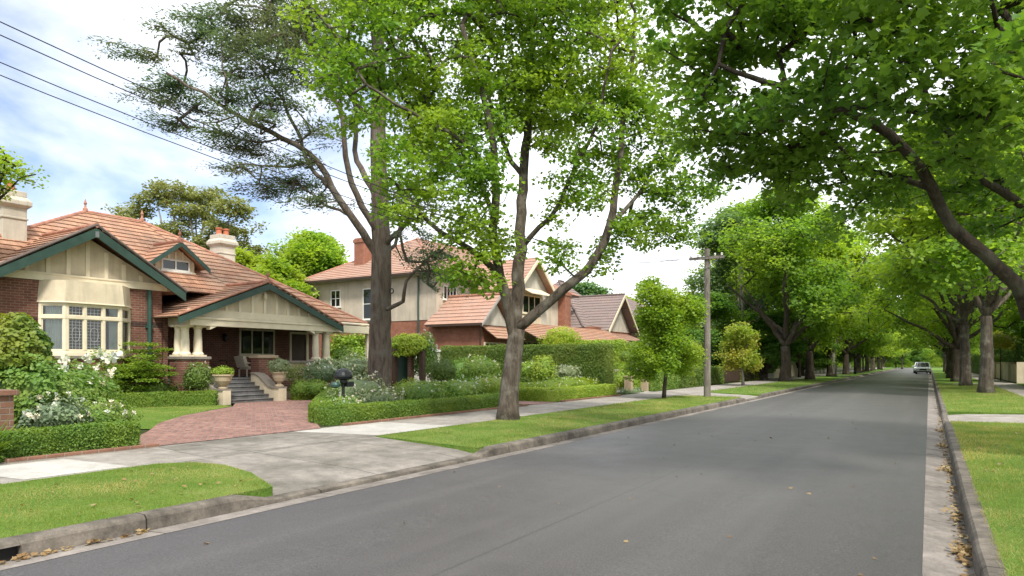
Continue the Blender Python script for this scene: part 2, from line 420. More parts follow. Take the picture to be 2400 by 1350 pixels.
def tile_plane(mb, poly, row=.33, step=.035):
    """courses of lapped roof tiles laid over a planar polygon"""
    poly = [V(p) for p in poly]
    nrm = V((0, 0, 0))
    for i in range(len(poly)): nrm += poly[i].cross(poly[(i + 1) % len(poly)])
    nrm.normalize()
    if nrm.z < 0: nrm = -nrm; poly = poly[::-1]
    up = (V((0, 0, 1)) - nrm * nrm.z).normalized(); hz = up.cross(nrm)
    o = V((0, 0, 0)); sv = [p.dot(up) for p in poly]; s0, s1 = min(sv), max(sv)
    k = math.floor(s0 / row); eps = 1e-5
    mb.face([p - nrm * .02 for p in poly][::-1])
    s = s0
    while s < s1 - .01:
        e = min(s + row, s1)
        pc = clip(clip(poly, lambda p: p.dot(up) - s), lambda p: e - p.dot(up))
        if len(pc) >= 3:
            q = []; uv = []
            for p in pc:
                t = (p.dot(up) - s) / row
                q.append(p + nrm * (step * (1 - t) + .004)); uv.append((p.dot(hz), p.dot(up) - s0 + .0))
            mb.face(q, uv)
            lo = [p for p in pc if abs(p.dot(up) - s) < 1e-3]
            if len(lo) >= 2:
                lo.sort(key=lambda p: p.dot(hz)); a, b = lo[0], lo[-1]
                mb.face([a - nrm * .012, b - nrm * .012, b + nrm * (step + .004), a + nrm * (step + .004)], [(a.dot(hz), 0), (b.dot(hz), 0), (b.dot(hz), .01), (a.dot(hz), .01)])
        s += row
def flat_poly(name, pts, z, mat, depth=0.0):
    mb = MB()
    if depth: mb.prism([(p[0], p[1], z) for p in pts], (0, 0, -depth))
    else: mb.face([(p[0], p[1], z) for p in pts])
    return mb.build(name, mat)
# ================================================================ THE SETTING
def strip(name, xs, zs, ys, mat, kind='structure'):
    """sheet: columns xs with heights zs (function of y allowed) lofted along ys"""
    mb = MB(); n_ = len(xs)
    for y in ys:
        z = zs(y) if callable(zs) else zs
        for x, zz in zip(xs, z): mb.v.append((x, y, zz))
    for k in range(len(ys) - 1):
        for j in range(n_ - 1):
            a = k * n_ + j; mb.f.append((a, a + 1, a + 1 + n_, a + n_))
    return tag(mb.build(name, mat, smooth=False), kind=kind)
fb = MB(); fb.face([(-1500, -600, -.14), (1500, -600, -.14), (1500, 2400, -.14), (-1500, 2400, -.14)])
tag(fb.build('ground', 'far_ground'), kind='structure')
ysr = [-30 + 2.0 * i for i in range(126)]
rx = [-6.64 + i * (6.60 / 8) for i in range(9)]
tag(strip('road', rx, [.07 * (1 - ((x + 3.34) / 3.3) ** 2) for x in rx], ysr, 'asphalt'), kind='structure')
strip('gutter_left', [-6.95, -6.63], [-.012, .004], ysr, 'gutter_concrete').name = 'gutter'
strip('gutter_right', [-.05, .2, .335], [.004, -.022, -.03], ysr, 'gutter_concrete').name = 'gutter'
def ramp_h(y, gaps):
    h = .15
    for a, b in gaps:
        if a <= y <= b: return .035
        for d in (a - y, y - b):
            if 0 < d < .5: h = min(h, .035 + .115 * d / .5)
    return h
LG = [(5.75, 10.25), (31.7, 34.8), (84, 88)]; RG = [(22.2, 25.6), (58, 61)]
def kerb(side, xf, xb, gaps):
    ys = sorted(set([-30 + .6 * i for i in range(0, 60)] + [6 + .6 * i for i in range(70)] + [48 + 2. * i for i in range(80)] + [g + d for gg in gaps for g, d in ((gg[0], -.5), (gg[0], 0), (gg[1], 0), (gg[1], .5))]))
    rg = random.Random(5); mb = MB(); s_ = 1 if xb > xf else -1
    hole = (2.42, 2.93) if side == 'left' else (900, 901)
    ys = [y for y in ys if y < 210]; ys = sorted(set(ys + ([2.42, 2.93, 2.4201, 2.9299] if side == 'left' else [])))
    for y in ys:
        h = ramp_h(y, gaps); j = rg.uniform(-.004, .004)
        inside = hole[0] + .00005 < y < hole[1] - .00005
        z0 = .105 if inside else -.1
        for p in ((xf + s_ * .0 + j, z0), (xf + s_ * .018 + j, h * .72), (xf + s_ * .03 + j, h - .022), (xf + s_ * .055 + j, h + j * .3), (xb, h + .004), (xb, z0)): mb.v.append((p[0], y, p[1]))
    for k in range(len(ys) - 1):
        for jj in range(6):
            a = k * 6 + jj; b = k * 6 + (jj + 1) % 6; mb.f.append((a, b, b + 6, a + 6))
    return tag(mb.build('kerb', 'kerb_concrete', smooth=False), kind='structure')
kerb('left', -6.955, -7.16, LG); kerb('right', .325, .50, RG)
dm = MB(); dm.box(-7.02, -7.14, 2.3, 3.05, -.08, .103)
tag(dm.build('drain_shade', 'shade_black'), kind='structure')  # solid box, its black colour painting the shade inside the drain opening

def in_gap(y, gaps): return any(a <= y <= b for a, b in gaps)
# left verge: two grass strips broken by the crossings; the pavement behind; right side the same
def verge(x0, x1, z0, z1, y0, y1, mat='grass_ground', name='verge', shape=None):
    pts = shape or [(x0, y0), (x1, y0), (x1, y1), (x0, y1)]
    mb = MB()
    zf = lambda x: z0 + (z1 - z0) * (x - x0) / (x1 - x0)
    mb.face([(x, y, zf(x)) for x, y in pts])
    mb.prism([(x, y, zf(x) - .006) for x, y in pts], (0, 0, -.3))
    return tag(mb.build(name, mat), kind='structure')
VL1 = [(-7.16, -30), (-7.16, 5.85), (-7.5, 6.02), (-8.3, 6.40), (-9.2, 6.62), (-9.8, 6.5), (-10.12, 6.1), (-10.12, -30)]
VL2 = [(-7.16, 10.45), (-7.16, 31.4), (-7.6, 31.7), (-9.1, 31.6), (-9.95, 30.9), (-9.95, 10.75), (-8.6, 10.62)]
VL3 = [(-7.16, 35.1), (-7.16, 83.5), (-10.05, 83.5), (-10.05, 35.6), (-9.3, 35.1)]
for sh in (VL1, VL2, VL3, [(-7.16, 88.4), (-7.16, 205), (-10.1, 205), (-10.1, 88.4)]): verge(-7.16, -10.1, .152, .188, 0, 0, shape=sh)
VR1 = [(.50, -30), (.50, 21.8), (3.6, 21.8), (3.6, -30)]
VR2 = [(.50, 26.0), (.50, 57.6), (3.6, 57.6), (3.6, 26.0)]
for sh in (VR1, VR2, [(.50, 61.3), (.50, 205), (3.6, 205), (3.6, 61.3)]): verge(.50, 3.6, .153, .19, 0, 0, shape=sh)
def crossing(x0, x1, y0, y1, z0, z1, name='crossing', mat='apron_concrete', flare=.35):
    mb = MB(); s_ = 1 if x1 > x0 else -1; xm = x0 + s_ * .5
    mb.face([(x0, y0 - flare, z0), (x0, y1 + flare, z0), (xm, y1 + flare * .4, z0 + .05), (xm, y0 - flare * .4, z0 + .05)])
    mb.face([(xm, y0 - flare * .4, z0 + .05), (xm, y1 + flare * .4, z0 + .05), (x1, y1, z1), (x1, y0, z1)])
    return tag(mb.build(name, mat), kind='structure')
crossing(-7.155, -10.05, 4.9, 10.9, .04, .1805); crossing(-7.155, -10.05, 31.2, 35.7, .04, .176, mat='path_concrete'); crossing(-7.155, -10.05, 83.4, 88.5, .04, .176, mat='path_concrete')
crossing(.49, 3.7, 21.7, 26.1, .04, .18, mat='path_concrete'); crossing(.49, 3.7, 57.5, 61.4, .04, .18, mat='path_concrete')
strip('pavement', [-12.25, -10.0], [.192, .182], ysr, 'path_concrete')
strip('pavement', [3.55, 5.2], [.184, .192], ysr, 'path_concrete')
strip('lot_left', [-400, -60, -12.2], [.18, .18, .18], [-60, 60, 230, 500], 'garden_soil').name = 'garden_ground'
strip('lot_right', [5.15, 60, 400], [.18, .18, .18], [-60, 60, 230, 500], 'garden_soil').name = 'garden_ground'
def sheet(name, pts, z, mat):
    mb = MB(); mb.v = [(p[0], p[1], z if z else .192 + .010 * (p[0] + 12.25) / -2.25 + .004) for p in pts]
    from mathutils.geometry import tessellate_polygon
    mb.f = [tuple(t_) for t_ in tessellate_polygon([[V((p[0], p[1], 0)) for p in pts]])]; return tag(mb.build(name, mat), kind='structure')
sheet('pavement_slab', [(-10.08, 6.9), (-12.15, 7.3), (-12.15, 10.4), (-10.02, 10.9)], None, 'apron_concrete')
def gxy(px, py, z=.2): p = G(px, py, z); return (p.x, p.y)
sheet('pavement_slab', [(-10.25, 4.35), (-11.85, 4.15), (-11.85, 5.6), (-10.2, 5.75)], None, 'path_new')
sheet('pavement_slab', [(-10.0, 10.95), (-12.1, 10.45), (-12.1, 13.3), (-10.0, 13.5)], None, 'path_new')
BR = [gxy(345, 1046), gxy(346, 1012), gxy(372, 992), gxy(430, 974), gxy(490, 963), gxy(545, 953), gxy(560, 935), (-23.3, 17.0), (-23.3, 19.4), gxy(700, 936), gxy(752, 937), gxy(738, 950), gxy(728, 975), gxy(752, 1004), gxy(790, 1014)]
BR = [(-12.1, 7.1), (-12.98, 7.12)] + BR[1:-1] + [(-12.1, BR[-1][1])]
sheet('driveway', BR, .206, 'brick_paving')
LAWN = [gxy(250, 1003), gxy(352, 1006), gxy(376, 991), gxy(434, 973), gxy(492, 962), gxy(545, 952), gxy(520, 949), gxy(400, 948), gxy(280, 949), gxy(150, 953), gxy(60, 965)]
sheet('lawn', LAWN, .203, 'grass_ground')
sheet('lawn', [(5.2, 8), (5.2, 60), (7.5, 60), (7.5, 8)], .2, 'grass_ground')
# brick edging courses of the beds
def edging(pts, label, h=.075, w=.12):
    mb = MB()
    for a, b in zip(pts[:-1], pts[1:]): mb.beam((a[0], a[1], .18 + h / 2), (b[0], b[1], .18 + h / 2), w, h)
    return tag(mb.build('brick_edging', 'brick_brown', bevel=.008), label, 'edging', 'low brick edgings of the front beds')

# ================================================================ HOUSE ONE
HX, HY = -27.0, 16.0
h1 = thing('brick_house', 'red brick bungalow with terracotta roof, green bargeboards and columned porch', 'house', (HX, HY, .18))
def part(mb, name, mat, parent=None, **k): return mb.build(name, mat, parent or h1, **k)
WX = -24.8
# wing walls and main walls
w = MB(); w.box(WX, -31, 9.6, 15.15, .18, 4.5)
w.box(-27.3, -35.5, 8.4, 24.9, .18, 3.95); w.box(-27.29, -24.9, 15.16, 15.45, .18, 3.5)
wall = part(w, 'wall', 'brick_red')
w = MB()
for z in (3.05, 1.55):
    for ya_, yb_ in ((9.58, 10.9), (13.98, 15.162)): w = MB(); w.box(WX + .012, WX - .2, ya_, yb_, z, z + .17); w.build('brick_band', 'brick_dark', wall)
w = MB(); w.box(-24.72, -25, 9.5, 15.2, .18, .62); w.box(-23.5, -24.2, 15.1, 16.9, .18, .5); w.build('plinth', 'sandstone', wall)
# wing gable
AY, AZ = 12.45, 5.95
g = MB(); g.prism([(WX + .03, 9.4, 4.45), (WX + .03, 15.5, 4.45), (WX + .03, AY, AZ + .08)], (-.25, 0, 0)); gab = part(g, 'gable', 'stucco_cream')
g = MB()
for k in range(-4, 5):
    y = AY + k * .62; zt = AZ - abs(y - AY) * .55 - .02
    if zt > 4.75: g.box(WX + .03, WX + .07, y - .065, y + .065, 4.66, zt)
g.box(WX + .03, WX + .085, 9.3, 15.3, 4.42, 4.68); g.box(WX + .03, WX + .11, 9.3, 15.3, 4.62, 4.68)
g.build('batten', 'cream_paint', gab)
def barge(y0, z0, ya, za, y1, z1, x, h=.34, th=.06, name='bargeboard', mat='green_paint'):
    b = MB()
    for (ya0, za0) in ((y0, z0), (y1, z1)):
        A = V((x, ya0, za0)); Bp = V((x, ya, za))
        b.prism([A, Bp, Bp - V((0, 0, h)), A - V((0, 0, h))], (th, 0, 0))
    return part(b, name, mat)
barge(9.1, 4.33, AY, 6.30, 15.72, 4.37, WX + .58, .31)
g = MB(); g.box(WX + .66, WX + .68, AY - .06, AY + .06, 5.98, 6.18); part(g, 'gable_ornament', 'grey_metal')
# roofs
roofs = []
def roof(name, polys, mat='tile_terracotta', **k):
    mb = MB()
    for p in polys: tile_plane(mb, p, **k)
    o = part(mb, 'roof', mat); roofs.append(o); return o
def ridge(roofo, lines, r=.085, mat='ridge_terracotta', finials=()):
    for a, b in lines:
        mb = MB(); a = V(a); b = V(b); L_ = (b - a).length; n_ = max(1, int(L_ / .4))
        for i in range(n_):
            p = a.lerp(b, i / n_); q = a.lerp(b, (i + 1.06) / n_)
            mb.tube([p, q], [r * 1.08, r * .92], 8)
        mb.build('ridge_capping', mat, roofo)
    if finials:
        mb = MB()
        for f in finials:
            mb.lathe(f, [(.10, -.05), (.09, .06), (.05, .1), (.035, .2), (.07, .27), (.04, .34), (.008, .46)], 10)
        mb.build('finial', mat, roofo)
R1 = V((-30, 15.0, 8.0)); R2 = V((-30, 17.4, 8.0)); CR = V((-24.15, 25.5, 3.68)); CLf = V((-25.35, 7.2, 4.55)); BL = V((-36, 7.2, 3.7)); BR_ = V((-36, 25.5, 3.68))
pz = lambda x: 8.0 - (x + 30) * (4.32 / 5.85)
r_main = roof('roof', [[R1, R2, V((-25.35, 19.0, pz(-25.35))), V((-25.35, 7.6, pz(-25.35)))],
                       [R2, CR, V((-24.15, 22.0, 3.68)), V((-25.35, 19.0, pz(-25.35)))],
                       [R2, CR, BR_], [R1, BL, V((-25.35, 7.6, pz(-25.35)))], [R1, R2, BR_, BL]])
ridge(r_main, [(R2, R1)], finials=[R1 + V((0, 0, .08))]); ridge(r_main, [(CR, R2)], finials=[R2 + V((0, 0, .08))]); ridge(r_main, [(V((-25.35, 7.6, pz(-25.35))), R1)])
r_wing = roof('roof', [[(WX + .62, 9.06, 4.33), (-29, 9.06, 4.33), (-29, AY, 6.35), (WX + .62, AY, 6.35)],
                       [(WX + .62, AY, 6.35), (-29, AY, 6.35), (-29, 15.76, 4.37), (WX + .62, 15.76, 4.37)]])
ridge(r_wing, [((WX + .66, AY, 6.4), (-28.4, AY, 6.4))])
mb = MB(); mb.tube([(WX + .63, 9.06, 4.39), (WX + .63, AY, 6.42)], .05, 6); mb.tube([(WX + .63, 15.76, 4.43), (WX + .63, AY, 6.42)], .05, 6); mb.build('verge_capping', 'tile_grey', r_wing)
# porch roof
PX0 = -23.2; PY, PZ = 18.8, 5.0; PL = 14.8; PR = 22.95; PE = 3.40
r_por = roof('roof', [[(PX0, PL, PE), (-27.2, PL, PE), (-27.2, PY, PZ), (PX0, PY, PZ)], [(PX0, PY, PZ), (-27.2, PY, PZ), (-27.2, PR, PE), (PX0, PR, PE)]])
ridge(r_por, [((PX0 + .03, PY, PZ + .05), (-26.2, PY, PZ + .05))], finials=[V((PX0 - .1, PY, PZ + .05))])
mb = MB(); mb.tube([(PX0 + .01, PL, PE + .07), (PX0 + .01, PY, PZ + .07)], .045, 6); mb.tube([(PX0 + .01, PR, PE + .07), (PX0 + .01, PY, PZ + .07)], .045, 6); mb.build('verge_capping', 'ridge_terracotta', r_por)
barge(PL, PE - .02, PY, PZ - .02, PR, PE - .02, PX0 - .04, .25)
g = MB(); g.prism([(-23.52, PL + .5, 3.50), (-23.52, PR - .5, 3.50), (-23.52, PY, PZ - .12)], (-.15, 0, 0)); gp = part(g, 'gable', 'stucco_cream')
g = MB()
for k in range(-5, 6):
    y = PY + k * .6; zt = PZ - .12 - abs(y - PY) * .40 - .02
    if zt > 3.8: g.box(-23.52, -23.48, y - .06, y + .06, 3.7, zt)
g.box(-23.52, -23.46, PL + .55, PR - .55, 3.47, 3.74); g.build('batten', 'cream_paint', gp)
g = MB(); g.lathe((-23.40, PY - .05, 4.32), [(.05, 0), (.07, .05), (.07, .2), (.03, .26)], 10); g.box(-23.5, -23.40, PY - .1, PY, 4.3, 4.4); g.build('bell_box', 'cream_paint', gp)
# beams, ceiling, columns
g = MB(); g.box(-23.42, -23.72, 15.4, 25.2, 3.12, 3.46); g.box(-23.38, -23.76, 15.4, 23.0, 3.36, 3.46); g.box(-23.73, -27.3, 15.46, 15.7, 3.12, 3.44); g.box(-23.73, -35, 24.95, 25.2, 3.2, 3.5)
for y in (16.25, 21.45): g.prism([(-23.44, y - .0, 3.12), (-23.44, y + .32, 3.12), (-23.44, y + .0, 2.98)], (-.26, 0, 0)) if y < 18 else g.prism([(-23.44, y, 3.12), (-23.44, y - .32, 3.12), (-23.44, y, 2.98)], (-.26, 0, 0))
part(g, 'beam', 'cream_paint', bevel=.01)
g = MB(); g.box(-23.7, -27.3, 15.5, 25.0, 3.44, 3.5); part(g, 'ceiling', 'dark_timber')  # ceiling coloured dark to put the porch shade into it
g = MB(); g.box(-23.6, -27.28, 15.46, 25.2, .9, 1.1); part(g, 'floor', 'step_stone')
g = MB()
g.box(-23.55, -24.35, 15.18, 16.28, .18, 1.84)
p1 = part(g, 'pier', 'brick_red')
g = MB(); g.box(-23.49, -24.41, 15.12, 16.34, 1.84, 1.95); g.build('coping', 'cap_stone', p1, bevel=.015)
g = MB(); g.box(-23.5, -24.0, 18.5, 19.4, .18, 1.9); p2 = part(g, 'pier', 'brick_red')
g = MB(); g.box(-23.44, -24.06, 18.44, 19.46, 1.9, 2.03); g.build('coping', 'sandstone', p2, bevel=.015)
g = MB(); g.box(-23.58, -23.85, 19.4, 25.2, .18, 1.72); pw = part(g, 'parapet', 'sandstone')
g = MB(); g.box(-23.52, -23.92, 19.4, 25.25, 1.70, 1.80); g.prism([(-23.52, 19.4, 1.98), (-23.52, 19.75, 1.8), (-23.52, 19.4, 1.8)], (-.4, 0, 0)); g.build('coping', 'cap_stone', pw, bevel=.012)
g = MB(); g.box(-23.57, -23.86, 19.42, 25.18, .5, .95); g.build('brick_course', 'brick_red', pw)
def column(x, y, z0, z1, r):
    g = MB(); h = z1 - z0
    g.box(x - r * 1.45, x + r * 1.45, y - r * 1.45, y + r * 1.45, z0, z0 + .06)
    g.lathe((x, y, z0), [(r * 1.38, .06), (r * 1.42, .10), (r * 1.2, .15), (r * 1.06, .18), (r * 1.04, .3), (r, h * .5), (r * .86, h - .2), (r * .95, h - .16), (r * .86, h - .13), (r * 1.2, h - .06)], 18)
    g.box(x - r * 1.4, x + r * 1.4, y - r * 1.4, y + r * 1.4, z1 - .06, z1)
    return part(g, 'column', 'cream_paint', smooth=False)
for (x, y) in ((-23.82, 15.98), (-23.82, 15.45), (-24.17, 15.42)): column(x, y, 1.95, 3.12, .155)
for (x, y) in ((-23.72, 21.75), (-23.72, 22.4), (-24.2, 22.75)): column(x, y, 1.8, 3.12, .15)
g = MB(); g.box(-23.66, -23.78, 25.0, 25.12, 1.8, 3.2); part(g, 'post', 'cream_paint')
# bay window
bay = MB()
BY = [(WX, 10.95), (-24.22, 11.5), (-24.22, 13.32), (WX, 13.95)]
def bayring(z0, z1, out=0.0, out1=None):
    out1 = out if out1 is None else out1
    pts = lambda o_: [(WX - .05, BY[0][1] - o_, 0), (BY[1][0] + o_, BY[1][1] - o_ * .6, 0), (BY[2][0] + o_, BY[2][1] + o_ * .6, 0), (WX - .05, BY[3][1] + o_, 0)]
    a = [V((p[0], p[1], z0)) for p in pts(out)]; b = [V((p[0], p[1], z1)) for p in pts(out1)]
    return a, b
def bayblock(mb, z0, z1, o0=0., o1=None):
    a, b = bayring(z0, z1, o0, o1); mb.hexa(a + b)
bw = thing_part = MB(); bayblock(bw, .18, 1.86, 0); bwall = part(bw, 'bay_base', 'brick_red')
g = MB(); bayblock(g, 1.86, 1.95, .08); g.build('sill_course', 'cap_stone', bwall)
g = MB(); bayblock(g, 3.74, 4.44, .08, .02); ap = part(g, 'bay_apron', 'stucco_cream')
g = MB(); bayblock(g, 3.70, 3.742, .095, .085); g.build('moulding', 'cream_paint', ap)
fr = MB(); bayblock(fr, 1.95, 2.05, .05)
def facet(a, b, n_, z0, z1, zt, fr, glassmb, panes):
    a = V((a[0], a[1], 0)); b = V((b[0], b[1], 0)); d = (b - a); L_ = d.length; d.normalize()
    nrm = V((d.y, -d.x, 0)); 
    if nrm.x < 0: nrm = -nrm
    def bar(s0, s1, za, zb, th=.10, o=.0):
        p = a + d * s0; q = a + d * s1; fr.hexa([p - nrm * (th - o) + V((0, 0, za)), q - nrm * (th - o) + V((0, 0, za)), q + nrm * o + V((0, 0, za)), p + nrm * o + V((0, 0, za)), p - nrm * (th - o) + V((0, 0, zb)), q - nrm * (th - o) + V((0, 0, zb)), q + nrm * o + V((0, 0, zb)), p + nrm * o + V((0, 0, zb))])
    mw = .085
    bar(0, L_, z0, z0 + .09); bar(0, L_, z1 - .08, z1); bar(0, L_, zt, zt + .10, .12, .02)
    xs = [L_ * k / n_ for k in range(n_ + 1)]
    for k, x in enumerate(xs):
        s0 = max(0, x - mw / 2 if 0 < k < n_ else (x if k == 0 else x - mw)); s1 = s0 + mw
        bar(s0, s1, z0 + .09, zt, .1, .012); bar(s0, s1, zt + .1, z1 - .08, .1, .012)
    for k in range(n_):
        s0 = xs[k] + mw * (.5 if k else 1); s1 = xs[k + 1] - mw * (.5 if k < n_ - 1 else 1)
        for (za, zb) in ((z0 + .09, zt), (zt + .1, z1 - .08)):
            # sash frames
            for (u0, u1, va, vb) in ((s0, s0 + .03, za, zb), (s1 - .03, s1, za, zb), (s0 + .03, s1 - .03, za, za + .03), (s0 + .03, s1 - .03, zb - .03, zb)): bar(u0, u1, va, vb, .05, -.02)
            p = a + d * (s0 + .02) - nrm * .045; q = a + d * (s1 - .02) - nrm * .045
            glassmb.face([p + V((0, 0, za)), q + V((0, 0, za)), q + V((0, 0, zb)), p + V((0, 0, zb))])
            panes.append((p, q, za, zb, nrm))
gl = MB(); panes = []
facet(BY[1], BY[2], 3, 2.05, 3.70, 3.18, fr, gl, panes); facet(BY[0], BY[1], 1, 2.05, 3.70, 3.18, fr, gl, panes); facet(BY[2], BY[3], 1, 2.05, 3.70, 3.18, fr, gl, panes)
win = part(fr, 'bay_window', 'cream_paint'); gl.build('glass', 'window_glass', win)
ld = MB()
for i in (0, 1, 2, 3):
    p, q, za, zb, nrm = panes[i]; d = (q - p); L_ = d.length; d.normalize()
    nv = 4; nh = max(2, int((zb - za) / .10))
    for k in range(1, nv): ld.beam(p + d * L_ * k / nv + nrm * .012 + V((0, 0, za)), p + d * L_ * k / nv + nrm * .012 + V((0, 0, zb)), .012, .008, up=nrm)
    for k in range(1, nh): 
        z = za + (zb - za) * k / nh; ld.beam(p + nrm * .014 + V((0, 0, z)), q + nrm * .014 + V((0, 0, z)), .008, .012)
    if zb - za > .8:
        c = p + d * L_ / 2 + nrm * .018 + V((0, 0, (za + zb) / 2)); ring = [c + d * math.cos(t * math.pi / 8) * L_ * .28 + V((0, 0, math.sin(t * math.pi / 8) * .24)) for t in range(17)]
        ld.tube(ring, .008, 5, cap=False)
ld.build('leadlight', 'lead', win)
rg = random.Random(2)
for i in (4, 5, 6, 7, 8, 9):
    cu = MB(); p, q, za, zb, nrm = panes[i]; d = q - p; n_ = 14; f0, f1 = ((.35, 1.0) if i in (4, 5) else (0, .95))
    for k in range(n_):
        s0 = f0 + (f1 - f0) * k / n_; s1 = f0 + (f1 - f0) * (k + 1) / n_
        o0 = .05 + (.03 if k % 2 else 0); o1 = .05 + (0 if k % 2 else .03)
        A = p + d * s0 - nrm * o0; B = p + d * s1 - nrm * o1
        cu.face([A + V((0, 0, za)), B + V((0, 0, za)), B + V((0, 0, zb)), A + V((0, 0, zb))])
    cu.build('curtain', 'curtain', win)
rb = MB(); rb.box(WX + .012, WX + .03, 10.98, 13.92, 2.0, 3.72); rb.build('shade_panel', 'shade_black', win)  # black panel painting the darkness of the unlit room behind the glass
# simple sash windows / doors on flat walls: facing +X ('x') or -Y ('y')
def window(parent, p, w_, h_, face='x', nv=2, nh=1, frame='cream_paint', name='window', fw=.07, glass='dark_glass', sill=True):
    fr = MB(); gl = MB(); p = V(p)
    def bar(u0, u1, v0, v1, o0, o1, mb):
        if face == 'x': mb.box(p.x + o0, p.x + o1, p.y + u0, p.y + u1, p.z + v0, p.z + v1)
        else: mb.box(p.x + u0, p.x + u1, p.y - o0, p.y - o1, p.z + v0, p.z + v1)
    bar(0, fw, 0, h_, -.06, .05, fr); bar(w_ - fw, w_, 0, h_, -.06, .05, fr); bar(fw, w_ - fw, 0, fw, -.06, .05, fr); bar(fw, w_ - fw, h_ - fw, h_, -.06, .05, fr)
    for k in range(1, nv): x = fw + (w_ - 2 * fw) * k / nv; bar(x - .03, x + .03, fw, h_ - fw, -.06, .04, fr)
    for k in range(1, nh): z = fw + (h_ - 2 * fw) * k / nh; bar(fw, w_ - fw, z - .022, z + .022, -.05, .035, fr)
    if sill: bar(-.06, w_ + .06, -.07, 0, -.06, .11, fr)
    bar(fw, w_ - fw, fw, h_ - fw, -.05, .012, gl)
    o = fr.build(name, frame, parent); gl.build('glass', glass, o); return o
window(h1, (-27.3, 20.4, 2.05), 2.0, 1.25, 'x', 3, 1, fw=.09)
g = MB(); g.box(-27.28, -27.36, 23.4, 24.35, 1.1, 3.15); dr = part(g, 'door', 'dark_timber')
g = MB()
for (a, b, c, d_) in ((23.3, 23.4, 1.1, 3.25), (24.35, 24.5, 1.1, 3.25), (23.4, 24.35, 3.15, 3.25)): g.box(-27.22, -27.4, a, b, c, d_)
g.build('door_frame', 'cream_paint', dr)
window(h1, (-27.3, 15.75, 1.2), .9, 2.1, 'x', 1, 2, 'dark_timber', sill=False)
g = MB(); g.lathe((-27.12, 19.55, 2.7), [(.03, .3), (.09, .24), (.11, .2), (.08, 0), (.02, -.05)], 10); g.box(-27.3, -27.1, 19.52, 19.58, 2.97, 3.01)
part(g, 'wall_lamp', 'black_metal')
# dormer
DX, DY, DZ = -26.55, 16.8, 6.55
g = MB(); g.prism([(DX, DY - .85, 5.45), (DX, DY + .85, 5.45), (DX, DY + .85, 5.92), (DX, DY, 6.5), (DX, DY - .85, 5.92)], (-2, 0, 0)); dm_ = part(g, 'dormer', 'stucco_cream')
g = MB(); g.box(DX + .0, DX + .05, DY - .9, DY + .9, 5.40, 5.50)
for y in (-.3, 0, .3): g.box(DX, DX + .03, DY + y - .04, DY + y + .04, 5.98, 6.3)
g.build('trim', 'cream_paint', dm_)
window(dm_, (DX, DY - .62, 5.5), 1.24, .46, 'x', 2, 1, 'white_paint', fw=.06).location = (0, 0, 0)
g = MB(); tile_plane(g, [(DX + .42, DY - 1.3, 5.68), (-29, DY - 1.3, 5.68), (-29, DY, 6.66), (DX + .42, DY, 6.66)]); tile_plane(g, [(DX + .42, DY, 6.66), (-29, DY, 6.66), (-29, DY + 1.3, 5.68), (DX + .42, DY + 1.3, 5.68)])
dr_ = g.build('roof', 'tile_terracotta', dm_)
ridge(dr_, [((DX + .45, DY, 6.71), (-28, DY, 6.71))], finials=[V((DX + .3, DY, 6.72))])
g = MB()
for (yy) in (DY - 1.32, DY + 1.32): g.prism([(DX + .38, yy, 5.70), (DX + .38, DY, 6.68), (DX + .38, DY, 6.48), (DX + .38, yy, 5.50)], (.05, 0, 0))
g.build('bargeboard', 'green_paint', dm_)
# chimneys
def chimney(x, y, z0, z1, wx, wy, mat, parent, pots=2, pot='pot_terracotta', flare=True):
    g = MB(); g.box(x - wx, x + wx, y - wy, y + wy, z0, z1 - .35)
    if flare:
        g.box(x - wx - .035, x + wx + .035, y - wy - .035, y + wy + .035, z1 - 1.0, z1 - .93)
        g.hexa([(x - wx, y - wy, z1 - .62), (x + wx, y - wy, z1 - .62), (x + wx, y + wy, z1 - .62), (x - wx, y + wy, z1 - .62)] + [(x + a * (wx + .12), y + b * (wy + .12), z1 - .5) for a, b in ((-1, -1), (1, -1), (1, 1), (-1, 1))])
        g.box(x - wx - .12, x + wx + .12, y - wy - .12, y + wy + .12, z1 - .5, z1 - .36)
        g.hexa([(x + a * (wx + .12), y + b * (wy + .12), z1 - .36) for a, b in ((-1, -1), (1, -1), (1, 1), (-1, 1))] + [(x + a * (wx + .0), y + b * (wy + .0), z1 - .2) for a, b in ((-1, -1), (1, -1), (1, 1), (-1, 1))])
        g.box(x - wx, x + wx, y - wy, y + wy, z1 - .2, z1); 
    else:
        g.box(x - wx - .06, x + wx + .06, y - wy - .06, y + wy + .06, z1 - .36, z1 - .1); g.box(x - wx, x + wx, y - wy, y + wy, z1 - .1, z1)
    c = g.build('chimney', mat, parent, bevel=.015)
    g = MB()
    for k in range(pots):
        yy = y + (k - (pots - 1) / 2) * .42; g.lathe((x, yy, z1), [(.17, 0), (.15, .06), (.13, .26), (.17, .3), (.17, .36), (.11, .38)], 12)
    g.build('chimney_pot', pot, c, smooth=False); return c
chimney(-27.6, 11.3, 5.0, 7.75, .34, .38, 'chimney_render', h1, 1)
chimney(-31.3, 22.4, 4.5, 8.3, .42, .45, 'chimney_render', h1, 2)
# eaves gutter, downpipe
g = MB()
g.tube([(-24.1, 23.1, 3.60), (-24.1, 25.55, 3.60), (-24.3, 25.58, 3.6), (-36, 25.58, 3.6)], .065, 8)
part(g, 'gutter', 'cream_paint')
g = MB(); g.box(-24.2, -27.3, 22.9, 25.45, 3.5, 3.55); part(g, 'soffit', 'cream_paint')
g = MB(); g.tube([(-24.72, 14.62, .3), (-24.72, 14.62, 4.4)], .08, 8); g.box(-24.68, -24.8, 14.5, 14.74, 3.0, 3.12); part(g, 'downpipe', 'dark_green_metal')
